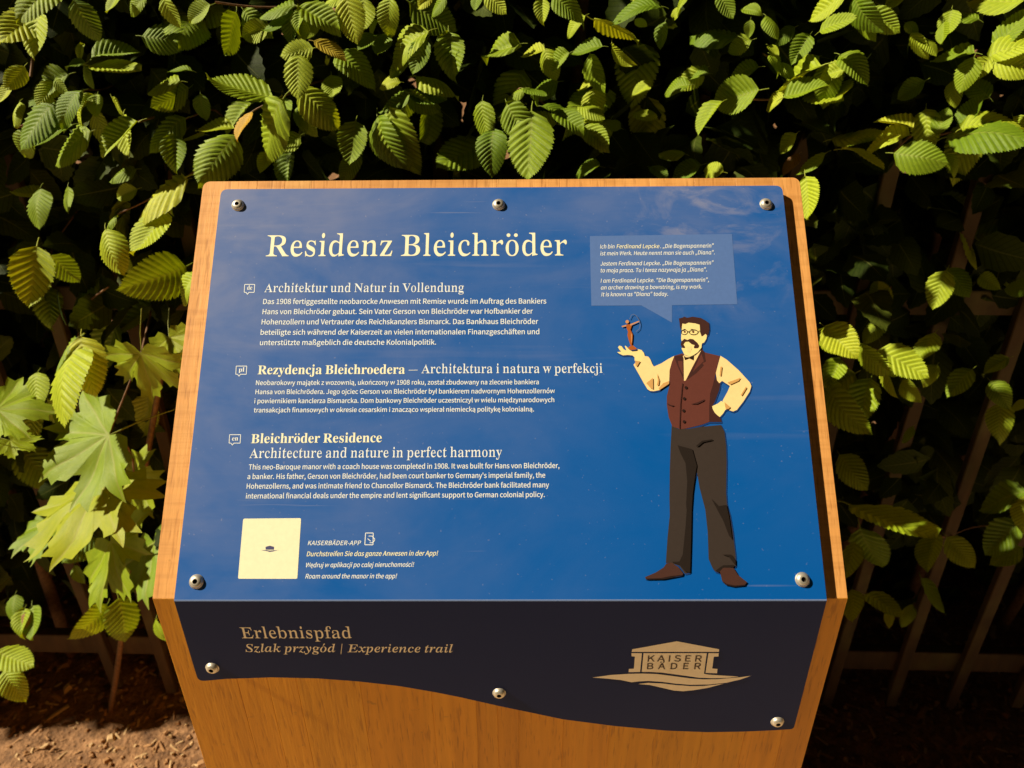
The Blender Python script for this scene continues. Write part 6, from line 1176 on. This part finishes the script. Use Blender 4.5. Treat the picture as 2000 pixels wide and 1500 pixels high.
# pickets: spacing measured on the lower right
xa = fpt(1890, 1280).x; xb = fpt(1764, 1280).x
sp = xa - xb
zb = fpt(250, 1336).z
ztop = fpt(1690, 300).z
kk = -14
while xa + kk * sp < 1.6:
    x = xa + kk * sp
    kk += 1
    if x < -1.6:
        continue
    w = .0105
    v = []; f = []
    tilt = random.uniform(-.006, .006)
    for z, sc in ((zb + random.uniform(-.01, .01), 1), (ztop, 1), (ztop + .03, .15)):
        for dx, dd in ((-w * sc, .001), (w * sc, .001), (w * sc, .016), (-w * sc, .016)):
            v.append(fence_at(x + dx + tilt * (z - .5) * 2, z, dd))
    for j in range(2):
        for i in range(4):
            a = j * 4 + i; b = j * 4 + (i + 1) % 4
            f.append((a, b, b + 4, a + 4))
    f.append((3, 2, 1, 0)); f.append((8, 9, 10, 11))
    bevel(mesh_obj('picket', v, f, FENCE, fence), .0015)


# ------------------------------------------------------------ leaf meshes
def horn_leaf(n=48, m=4, seed=0, fold=.35, droop=.25, curl=.2, asym=0.0, veins=11, amp=.013, width=.31, petiole=True, twist=0.0):
    """rows of the mesh run along the side veins, so that the pleats between the veins are real relief"""
    rs = random.Random(seed)
    v = []; f = []; uv = []

    def half(s):
        w = width * max(0.0, sin(pi * min(1, max(0, s)) ** .80)) ** .70
        if s > .84:
            w = min(w, width * .66 * (max(0, 1 - s) / .16) ** 1.2 + .002)
        return w
    for i in range(n + 1):
        s0 = i / n
        sh = .25 * max(0.0, sin(pi * s0 ** .62)) ** .8
        wm = half(s0 + sh)
        env = min(1, wm / width * 1.4)
        wav = cos(2 * pi * s0 * veins)
        for j in range(-m, m + 1):
            t = j / m
            a = abs(t)
            sd = 1 + asym * t
            x = wm * t * sd
            y = s0 + sh * a
            if a == 1 and 0 < i < n:
                k_ = (1 if i % 2 else -1)
                x *= 1 + .05 * k_ + .035 * wav
                y += .012 * k_
            z = amp * wav * min(1, a * 4) * env * (1 - .25 * a)
            z += fold * a * wm - curl * a ** 2 * wm
            z += -droop * (y - .15) ** 2 + .02 * sin(y * 7 + seed) + .03 * sin(y * 4 + seed * 2.1) * t + twist * t * (y - .4)
            v.append((x, y, z)); uv.append((a, s0 * veins / 13))
    r = 2 * m + 1
    for i in range(n):
        for j in range(r - 1):
            a = i * r + j
            f.append((a, a + 1, a + r + 1, a + r))
    if petiole:
        b = len(v)
        for (yy, zz, rr) in ((-.16, -.05, .009), (-.07, -.012, .010), (.01, -.002, .012)):
            for q in range(4):
                v.append((rr * cos(q * pi / 2), yy, zz + rr * sin(q * pi / 2) - .004)); uv.append((0, 0))
        for j in range(2):
            for q in range(4):
                a = b + j * 4 + q; c = b + j * 4 + (q + 1) % 4
                f.append((a, c, c + 4, a + 4))
    return v, f, uv


def to_mesh(name, vfu, mat, tone=None):
    v, f, uv = vfu
    me = bpy.data.meshes.new(name)
    me.from_pydata(v, [], f)
    me.materials.append(mat)
    me.polygons.foreach_set('use_smooth', [True] * len(me.polygons))
    ul = me.uv_layers.new(name='UVMap')
    li = [0] * len(me.loops)
    me.loops.foreach_get('vertex_index', li)
    flat = []
    for i in li:
        flat += uv[i]
    ul.data.foreach_set('uv', flat)
    return me


OUT = [(0, 1), (.055, .85), (.17, .86), (.17, .74), (.25, .66), (.22, .56), (.25, .48), (.34, .55), (.40, .64), (.46, .60), (.66, .74), (.60, .58), (.76, .56), (.62, .42), (.66, .33),
       (.60, .30), (.58, .25), (.70, .23), (.88, .15), (.72, .07), (.78, -.06), (.58, -.05), (.50, -.20), (.36, -.16), (.20, -.22), (.09, -.14), (.02, -.02)]


def maple_leaf(seed=0, cup=.15, droop=.3):
    rs = random.Random(seed)
    full = OUT + [(-x, y) for x, y in OUT[::-1][:-1]]
    full = [(x * rs.uniform(.98, 1.02), y * rs.uniform(.98, 1.02)) for x, y in full]
    # densify the outline
    o2 = []
    for a, b in zip(full, full[1:] + full[:1]):
        for t in (0, 1 / 3, 2 / 3):
            o2.append((a[0] * (1 - t) + b[0] * t, a[1] * (1 - t) + b[1] * t))
    rings = [.12, .28, .45, .62, .80, 1.0]
    v = [(0, 0, 0)]; uv = [(0, 0)]
    vd = [Vector((0, 1)), Vector((.66, .74)).normalized(), Vector((-.66, .74)).normalized(), Vector((.88, .15)).normalized(), Vector((-.88, .15)).normalized()]

    def zf(x, y):
        p = Vector((x, y)); r = p.length
        d = min((abs(p.x * q.y - p.y * q.x) if p.dot(q) > 0 else 9) for q in vd)
        d = min(d, .3)
        return d * .20 + cup * r * r * .3 - droop * max(0, y) ** 2 * .5 - .22 * x * x + .05 * sin(9 * x + seed) * r + .05 * sin(8 * y + seed * 2) * r, d
    for k_ in rings:
        for x, y in o2:
            z, d = zf(x * k_, y * k_)
            v.append((x * k_, y * k_, z)); uv.append((min(1, d * 3.2), k_))
    n = len(o2)
    f = [(0, 1 + (i + 1) % n, 1 + i) for i in range(n)]
    for r in range(len(rings) - 1):
        for i in range(n):
            a = 1 + r * n + i; b = 1 + r * n + (i + 1) % n
            f.append((a, b, b + n, a + n))
    b = len(v)
    for (yy, zz, rr) in ((-.75, -.25, .010), (-.35, -.08, .010), (.0, -.0, .012)):
        for q in range(4):
            v.append((rr * cos(q * pi / 2), yy, zz + rr * sin(q * pi / 2) - .006)); uv.append((0, 0))
    for j in range(2):
        for q in range(4):
            a = b + j * 4 + q; c = b + j * 4 + (q + 1) % 4
            f.append((a, c, c + 4, a + 4))
    return v, f, uv


VAR = [dict(fold=.35, droop=.22, curl=.15), dict(fold=.15, droop=.40, curl=.3), dict(fold=.55, droop=.12, curl=.1), dict(fold=.25, droop=-.1, curl=.25),
       dict(fold=-.1, droop=.3, curl=.15), dict(fold=.45, droop=.5, curl=.35), dict(fold=.2, droop=.15, curl=-.1), dict(fold=.7, droop=.3, curl=.2),
       dict(fold=.3, droop=.8, curl=.2, twist=.15), dict(fold=.9, droop=.2, curl=.5, twist=-.2), dict(fold=.2, droop=.35, curl=.7, twist=.1), dict(fold=.4, droop=-.35, curl=.2, twist=-.15)]
HM = [to_mesh('hornbeam_leaf_%d' % i, horn_leaf(seed=i, width=.315 + .02 * (i % 3), veins=10 + i % 3, amp=.015, **p), HORN) for i, p in enumerate(VAR)]
HMY = [to_mesh('yellow_leaf', horn_leaf(seed=21, **VAR[0]), HORN_Y)]
HMB = [to_mesh('brown_leaf', horn_leaf(seed=22, **VAR[1]), HORN_B)]
MM = [to_mesh('maple_leaf_%d' % i, maple_leaf(i, cup=.2 + .1 * i, droop=.2 + .12 * i), MAPLE) for i in range(3)]

hedge = root('hornbeam_hedge', (.0, .75, 0), 'hornbeam hedge of toothed ribbed leaves filling the background', 'hedge')


def place(me, base, axis, normal, L, parent, name='leaf', wsc=1.0):
    axis = axis.normalized()
    normal = (normal - axis * normal.dot(axis)).normalized()
    x = axis.cross(normal).normalized()
    M = Matrix(((x.x * L * wsc, axis.x * L, normal.x * L, 0), (x.y * L * wsc, axis.y * L, normal.y * L, 0), (x.z * L * wsc, axis.z * L, normal.z * L, 0), (0, 0, 0, 1)))
    M.translation = base - world_org(parent)
    o = bpy.data.objects.new(name, me)
    col.objects.link(o)
    o.parent = parent
    o.matrix_basis = M
    return o


rl = random.Random(5)


def traced(bx, by, tx, ty, wr, y, lit=1, me=None, parent=hedge, true_w=.62, name='leaf', maxL=.105):
    """a leaf whose base and tip were read off the photograph, hung at world depth y"""
    y -= .03
    B = at_y(bx, by, y)
    v = (CP - B).normalized()
    D = (B - CP).dot(CF)
    u2 = (CX * (tx - bx) - CU * (ty - by)) * (D / F)
    La = u2.length
    u = u2.normalized()
    u = (u - v * u.dot(v)).normalized()
    cands = []
    for k_ in range(14):
        ph = rl.uniform(-.55, .6)
        axis = (u * cos(ph) + v * sin(ph)).normalized()
        L = La / max(.5, cos(ph))
        c = max(.05, min(.97, wr / true_w * (La / L) * 1.05 * rl.uniform(.85, 1.15)))
        vp = (v - axis * v.dot(axis)).normalized()
        wp = axis.cross(vp).normalized()
        th = math.acos(c)
        for sg in (1, -1):
            n1 = vp * cos(th) + wp * sin(th) * sg
            cands.append((n1.dot(LDIR), axis, n1, L))
    cands.sort(key=lambda q: -q[0])
    pick = cands[rl.randrange(0, 4)] if lit > 0 else cands[-1 - rl.randrange(0, 6)]
    sc_, axis, nn, L = pick
    m = me or rl.choice(HM)
    return place(m, B, axis, nn, L, parent, name)


TR = [
 (76,14,4,88,.62,.50),(80,25,56,104,.45,.49),(120,-20,35,5,.5,.49),(143,0,181,66,.85,.47),(232,-15,218,30,.35,.5),(286,-6,246,23,.5,.5),(412,10,366,43,.5,.47),
 (178,116,262,88,.28,.49),(275,70,350,80,.7,.52),(160,118,157,85,.38,.48),(166,122,129,129,.32,.47),(172,127,262,152,.28,.48),(163,128,172,168,.34,.48),
 (352,158,279,165,.42,.48),(375,138,330,134,.2,.5),(370,172,308,212,.6,.54,-1),(108,160,75,198,.7,.53),(161,177,103,218,.45,.47),(106,205,25,275,.46,.47),
 (60,258,30,312,.7,.48),(182,185,152,214,.5,.48),(190,184,186,226,.62,.48),(172,198,130,236,.3,.47),(218,190,243,222,.25,.49),(142,243,65,278,.26,.46),
 (178,256,85,307,.38,.46),(270,238,192,303,.32,.46),(362,231,281,283,.5,.48),(338,262,343,332,.95,.46),(400,262,353,262,.26,.48),(391,183,395,228,.95,.49),
 (26,166,-5,198,.35,.5),(38,198,17,240,.25,.5),(108,152,126,182,.5,.49),(132,364,137,416,.3,.52),(205,446,221,524,.66,.44),(228,420,197,448,.25,.45),
 (362,345,233,421,.27,.44),(362,352,300,392,.4,.45),(322,410,276,508,.45,.44),(72,480,54,596,.72,.46),(98,498,150,546,.8,.49,-1),(236,497,250,536,.5,.5),
 (385,535,336,588,.4,.43),(365,520,268,562,.7,.52,-1),(158,657,171,763,.56,.46),(148,668,92,806,.34,.455),(150,660,90,718,.16,.46),(74,727,60,792,.6,.5),
 (30,1160,20,1208,.55,.5),(48,1188,39,1240,.5,.48),(62,1183,77,1249,.45,.48),(-8,1272,62,1302,.78,.42),(8,1308,40,1369,.9,.41),(305,1208,307,1252,.3,.44),
 (210,1180,165,1240,.5,.52,-1),(232,1168,252,1260,.6,.5,-1),(145,1105,163,1140,.45,.5),
 (462,24,437,104,.6,.53,-1),(474,18,512,66,.6,.53),(576,12,498,14,.38,.48),(583,12,656,50,.5,.47),(560,38,521,68,.3,.48),(570,20,565,80,.4,.49),(588,18,580,60,.45,.48),
 (672,-6,613,8,.3,.48),(676,-10,689,66,.75,.47),(600,38,578,82,.5,.48),(612,94,549,110,.6,.46),(584,106,578,176,.98,.455),(655,104,727,146,.5,.47),
 (532,187,417,176,.38,.47),(552,193,487,318,.5,.445),(585,171,658,241,.76,.45),(647,146,655,196,.8,.49),(590,200,583,250,.4,.48),(556,190,545,262,.22,.47),
 (460,262,392,344,.66,.445),(458,250,384,248,.3,.47),(587,264,535,302,.6,.5),(527,300,507,332,.6,.49),(695,236,682,314,.78,.45),(702,304,663,338,.6,.48),
 (736,226,760,318,.5,.46),(762,210,780,322,.5,.45),(764,-6,748,59,.6,.47),(740,40,713,59,.35,.48),(735,68,698,94,.5,.47),(752,66,742,112,.6,.48),
 (837,60,745,112,.42,.46),(833,77,804,138,.62,.455),(802,124,758,150,.42,.47),(812,148,895,166,.16,.47),(782,160,738,162,.5,.49),(806,178,742,226,.22,.46),
 (800,179,846,220,.45,.47),(800,178,870,206,.4,.475),(876,62,886,146,.8,.48),(844,-16,815,17,.7,.47),(1016,85,937,109,.45,.49),(932,-16,930,18,.6,.5),
 (950,-16,983,23,.6,.48),(964,250,955,324,.95,.445),(800,4,882,62,.8,.53,-1),(802,188,770,242,.7,.5,-1),(832,188,840,282,.5,.53,-1),
 (990,202,1023,268,.66,.45),(1038,216,1035,347,.6,.44),(1026,172,980,192,.3,.46),(1022,172,1067,190,.3,.46),(1045,180,1053,207,.3,.46),(1080,217,1139,251,.5,.455),
 (1058,207,1119,226,.32,.48),(1140,246,1188,289,.6,.46),(1126,207,1179,219,.4,.49),(1134,231,1177,241,.3,.49),(1213,250,1182,236,.6,.5),(1172,325,1115,325,.5,.46),
 (1177,90,1112,100,.36,.48),(1195,85,1209,131,.3,.5),(1113,103,1069,134,.5,.49),(1064,98,1014,106,.3,.49),(1143,30,1102,61,.42,.5),(1058,-4,1060,41,.7,.47),
 (1078,-6,1137,23,.55,.46),(1292,12,1199,12,.24,.48),(1238,22,1213,47,.4,.49),(1240,38,1264,52,.6,.49),(1160,40,1252,60,.22,.5,-1),(1299,42,1288,91,.5,.5),
 (1168,146,1139,180,.35,.51),(1236,221,1281,241,.36,.52),(1268,326,1304,348,.5,.5),(1272,158,1240,192,.5,.52),(1346,-6,1312,21,.3,.49),(1332,20,1305,32,.5,.5),
 (1442,70,1345,47,.36,.5),(1404,-12,1431,31,.6,.49),(1449,18,1485,21,.5,.48),(1466,38,1462,71,.8,.5),(1496,30,1526,66,.4,.5),(1347,165,1292,172,.5,.52),
 (1484,176,1393,200,.6,.46),(1410,199,1362,247,.38,.46),(1482,130,1414,147,.45,.5),(1500,88,1520,110,.5,.5),(1504,105,1528,131,.4,.5),(1525,122,1556,149,.5,.5),
 (1604,128,1502,188,.25,.48),(1530,190,1610,165,.36,.47),(1532,187,1489,206,.5,.48),(1600,110,1574,128,.5,.5),(1338,300,1286,290,.36,.49),(1413,336,1367,328,.8,.46),
 (1370,322,1314,348,.5,.49),(1656,-12,1582,30,.5,.48),(1600,62,1659,31,.42,.47),(1667,-8,1701,63,.5,.48),(1700,18,1753,64,.62,.48),(1640,106,1700,143,.52,.48),
 (1652,132,1598,152,.46,.48),(1768,44,1792,62,.6,.52),(1781,64,1801,119,.5,.51),(1794,68,1835,96,.3,.51),(1912,38,1852,20,.3,.52),(2006,-2,1902,9,.32,.5),
 (1904,103,1824,108,.32,.49),(1903,110,1877,166,.92,.48),(1937,112,1899,150,.8,.485),(1945,99,1996,27,.5,.5),(1931,111,2012,67,.32,.49),(1936,124,2018,128,.52,.48),
 (1784,251,1712,226,.26,.48),(1776,262,1681,274,.4,.475),(1744,299,1836,311,.88,.46),(1829,264,1850,213,.8,.5),(1879,249,1916,190,.46,.5),(1877,251,1962,221,.26,.49),
 (1850,266,1977,249,.3,.48),(1978,228,2004,274,.4,.5),(1644,291,1724,312,.1,.5),(1849,302,1877,334,.36,.5),(1612,299,1562,341,.3,.5),(1572,344,1591,429,.5,.45),
 (1849,528,1821,599,.92,.48),(1850,524,1890,569,.7,.5),(1916,536,1947,562,.7,.53),(2016,560,1963,562,.8,.52),(1736,606,1708,546,.7,.53),(1722,627,1688,665,.8,.54),
 (1611,638,1672,696,.6,.45),(1600,645,1640,690,.6,.47),(1679,671,1713,739,.36,.47),(1714,684,1804,726,.56,.46),(1826,650,1794,707,.6,.5),(1830,712,1803,745,.7,.51),
 (1899,721,1852,768,.62,.5),(1970,699,1922,727,.5,.52),(1934,744,1970,789,.7,.51),(1958,786,1944,846,.7,.5),(2004,782,1978,797,.6,.52),(1701,739,1674,826,.7,.46),
 (1641,701,1617,753,.8,.46),(1618,751,1657,841,.42,.45),(1735,711,1739,776,.22,.48),(1762,742,1783,782,.5,.51),(1639,887,1681,948,.7,.47),(1784,832,1756,859,.34,.52),
 (1660,984,1791,1064,.3,.48),(1680,1031,1715,1121,.6,.5,-1),(1831,1043,1807,1112,.5,.5),(1849,1049,1900,1099,.5,.53),(2007,959,1912,987,.46,.5),(1992,1019,1922,1080,.72,.5),
 (1997,1069,1938,1103,.5,.5),(2008,967,1984,1022,.6,.49),(1669,1059,1654,1133,.5,.46),(1689,1161,1750,1190,.5,.48),(1737,1188,1744,1226,.42,.48),(1782,1180,1754,1217,.5,.5),
 (1664,1151,1668,1213,.6,.47),(1799,1129,1845,1189,.26,.52),
]
for t in TR:
    traced(*t[:6], lit=(t[6] if len(t) > 6 else 1))
traced(613, 80, 672, 108, .42, .45, me=HMY[0])
traced(492, 219, 456, 267, .18, .445, me=HMY[0])
traced(50, 1196, 38, 1242, .5, .47, me=HMB[0])
traced(1560, 300, 1530, 330, .5, .55, me=HMB[0])

for q in range(44):
    bx = rl.uniform(-20, 2010); by = rl.uniform(-20, 300) if bx > 380 else rl.uniform(-20, 420)
    if bx > 1560 and by > 230:
        by -= 230
    a = rl.gauss(pi * .62, .75)
    l = rl.uniform(38, 80)
    traced(bx, by, bx + l * cos(a), by + l * sin(a), rl.uniform(.3, .8), rl.uniform(.49, .54))

# maple shoots growing through the hedge on the left
maple = root('maple_sapling', (-.60, .47, 0), 'young maple with broad lobed leaves growing left of the lectern', 'sapling')
for (bx, by, tx, ty, wr, y, i) in ((276, 690, 300, 790, 1.30, .43, 0), (212, 850, 84, 930, 1.25, .42, 1), (-6, 800, 95, 800, 1.0, .44, 2), (195, 955, 112, 1094, .95, .43, 0),
                                   (216, 1058, 243, 1170, .95, .425, 2), (20, 860, 66, 880, 1.2, .45, 1), (250, 930, 300, 1010, .9, .50, 0), (300, 1060, 285, 1180, .9, .52, 1),
                                   (330, 660, 352, 740, 1.2, .46, 2), (110, 1010, 60, 1090, .9, .52, 2)):
    traced(bx, by, tx, ty, wr, y, me=MM[i], parent=maple, true_w=1.45, maxL=.2)


def tube(pts, radii, parent, name, mat, seg=6):
    v = []; f = []
    for i, p in enumerate(pts):
        a = pts[max(0, i - 1)]; b = pts[min(len(pts) - 1, i + 1)]
        t = (b - a).normalized()
        x = t.cross(Vector((.3, .2, 1))).normalized(); y = t.cross(x)
        for q in range(seg):
            an = 2 * pi * q / seg
            v.append(p + (x * cos(an) + y * sin(an)) * radii[i])
    for i in range(len(pts) - 1):
        for q in range(seg):
            a = i * seg + q; b = i * seg + (q + 1) % seg
            f.append((a, b, b + seg, a + seg))
    return mesh_obj(name, v, f, mat, parent, smooth=True)


def path_px(pts, y0, y1, r0, r1, parent, name='twig'):
    n = len(pts)
    P = [at_y(x, y, y0 + (y1 - y0) * i / (n - 1)) for i, (x, y) in enumerate(pts)]
    # smooth a little
    Q = []
    for i in range(n - 1):
        a = P[max(0, i - 1)]; b = P[i]; c = P[i + 1]; d = P[min(n - 1, i + 2)]
        for t in (0, .25, .5, .75):
            Q.append(.5 * ((2 * b) + (c - a) * t + (2 * a - 5 * b + 4 * c - d) * t * t + (3 * b - a - 3 * c + d) * t ** 3))
    Q.append(P[-1])
    m = len(Q)
    tube(Q, [r0 + (r1 - r0) * i / (m - 1) for i in range(m)], parent, name, BARK)


for pts, y0, y1, r0 in (
        ([(420, 4), (470, 11), (520, 14), (580, 12), (650, 2), (700, -14)], .47, .52, .0014), ([(575, 178), (540, 195), (490, 220), (455, 262)], .47, .45, .0013),
        ([(575, 178), (620, 160), (680, 150), (740, 120)], .48, .6, .0016), ([(30, 250), (100, 225), (160, 178), (200, 175), (260, 155), (360, 165)], .48, .6, .0014),
        ([(395, 330), (362, 347), (330, 395), (322, 410)], .47, .46, .0012), ([(230, 418), (300, 385), (362, 345)], .455, .47, .0012), ([(270, 238), (310, 228), (362, 231), (420, 215), (460, 262)], .48, .6, .0014),
        ([(1440, 190), (1490, 195), (1532, 188), (1580, 160), (1625, 140)], .47, .6, .0014), ([(1490, 105), (1510, 112), (1535, 90), (1560, 60)], .5, .6, .0012),
        ([(1744, 299), (1785, 262), (1830, 264), (1880, 250), (1950, 225)], .48, .6, .0015), ([(1900, 108), (1940, 110), (2010, 85)], .49, .6, .0015),
        ([(1612, 640), (1680, 672), (1715, 683), (1760, 690), (1830, 650)], .47, .56, .0013), ([(1740, 560), (1725, 606), (1710, 640)], .53, .55, .0012),
        ([(1000, 190), (1024, 172), (1080, 217), (1140, 246)], .5, .46, .0012), ([(1830, 1043), (1850, 1049), (1900, 1030), (1990, 1020)], .5, .6, .0012),
        ([(60, 150), (77, 15), (90, -30)], .5, .6, .0018), ([(85, 500), (98, 496), (110, 470), (160, 400)], .47, .6, .0014), ([(212, 560), (165, 600), (152, 660)], .47, .6, .0013)):
    path_px(pts, y0, y1, r0, r0 * .7, hedge)
path_px([(276, 690), (292, 620), (310, 540)], .43, .6, .0015, .0012, maple, 'stem')
path_px([(212, 850), (240, 780), (276, 690)], .43, .5, .0016, .0012, maple, 'stem')
path_px([(195, 955), (212, 850), (260, 900), (250, 1040), (216, 1058)], .45, .47, .0016, .0014, maple, 'stem')
path_px([(330, 660), (310, 760), (270, 1000), (230, 1300), (210, 1420)], .5, .56, .004, .006, maple, 'stem')
# upright stems of the hedge behind the fence
for x in [-1.2 + .19 * i for i in range(14)]:
    P = []
    xx = x + rl.uniform(-.04, .04); yy = rl.uniform(.68, .86)
    for q in range(9):
        P.append(Vector((xx, yy, q * .26)))
        xx += rl.uniform(-.035, .035); yy += rl.uniform(-.02, .02)
    tube(P, [.013 - .001 * q for q in range(9)], hedge, 'stem', BARK, 7)

# further single leaves between the traced ones
ntr = 0
while ntr < 42:
    x = rl.uniform(-.95, .98); z = rl.uniform(.42, 1.36); y = rl.uniform(.53, .60)
    B = Vector((x, y, z))
    px = 1000 + F * ((B - CP).dot(CX) / (B - CP).dot(CF)); py = 750 - F * ((B - CP).dot(CU) / (B - CP).dot(CF))
    if 330 < px < 1640 and py > 340:
        continue
    if not (-60 < px < 2060 and -60 < py < 1200):
        continue
    if px > 1600 and rl.random() < .55:
        continue
    ax = Vector((rl.uniform(-.8, .8), rl.uniform(-.9, .1), rl.uniform(-1, .2)))
    place(rl.choice(HM), B, ax, Vector((rl.uniform(-.5, .3), -.5 + rl.uniform(-.5, .5), .8)), rl.uniform(.055, .085), hedge)
    ntr += 1


# ------------------------------------------------------------ the rest of the foliage as one mass
def mass(name, count, xr, yr, zr, parent, seed, lo, keep=None, mat=None, size=(.05, .085)):
    rs = random.Random(seed)
    V = []; Fc = []; UV = []; tone = []
    src = [horn_leaf(n=10, m=1, seed=i, veins=11, amp=0, petiole=False, **VAR[i]) for i in range(6)]
    c = 0
    off = world_org(parent)
    while c < count:
        p = Vector((rs.uniform(*xr), rs.uniform(*yr), rs.uniform(*zr)))
        if keep and not keep(p, rs):
            continue
        c += 1
        axis = Vector((rs.uniform(-1, 1), rs.uniform(-1, .6), rs.uniform(-1, .3))).normalized()
        nn = Vector((rs.uniform(-.8, .5), rs.uniform(-1, .3), rs.uniform(.0, 1)))
        nn = (nn - axis * nn.dot(axis)).normalized()
        x = axis.cross(nn)
        L = rs.uniform(*size)
        v, f, uv = rs.choice(src)
        b = len(V)
        V += [tuple(p + (x * q[0] + axis * q[1] + nn * q[2]) * L - off) for q in v]
        Fc += [tuple(b + i for i in q) for q in f]
        UV += uv
        tone += [rs.random()] * len(v)
    me = to_mesh(name, (V, Fc, UV), mat or HORN_SHADE)
    a = me.attributes.new('tone', 'FLOAT', 'POINT')
    a.data.foreach_set('value', tone)
    o = bpy.data.objects.new(name, me)
    col.objects.link(o)
    o.parent = parent
    o['kind'] = 'stuff'
    return o


def keep_front(p, rs):
    # the hedge bulges forward at the top and is thin near the ground and around the rails
    front = .56 + .10 * noise.noise(p * 4) + (.05 if p.z < 1.0 else 0)
    if p.y < front:
        return False
    if p.z < .55 and rs.random() < .5:
        return False
    return noise.noise(Vector((p.x * 5, p.y * 5, p.z * 5 + 9))) > -.28


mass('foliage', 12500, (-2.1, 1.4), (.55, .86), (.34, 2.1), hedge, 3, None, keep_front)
def keep_gap(p, rs):
    px = 1000 + F * ((p - CP).dot(CX) / (p - CP).dot(CF)); py = 750 - F * ((p - CP).dot(CU) / (p - CP).dot(CF))
    return noise.noise(Vector((p.x * 6, p.y * 6, p.z * 6 + 3))) > (-.35 if p.z > .93 else .08)


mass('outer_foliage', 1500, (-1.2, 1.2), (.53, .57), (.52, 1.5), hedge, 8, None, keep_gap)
mass('shading_foliage_left', 2600, (-2.5, -.86), (.535, .64), (.28, 2.0), hedge, 9, None)  # extra leaves added out of view to shade the ground and hedge
mass('shading_foliage_behind', 1100, (-.34, .34), (.37, .55), (.42, 1.03), hedge, 10, None)  # unseen leaves added behind the lectern to shade the ground at right
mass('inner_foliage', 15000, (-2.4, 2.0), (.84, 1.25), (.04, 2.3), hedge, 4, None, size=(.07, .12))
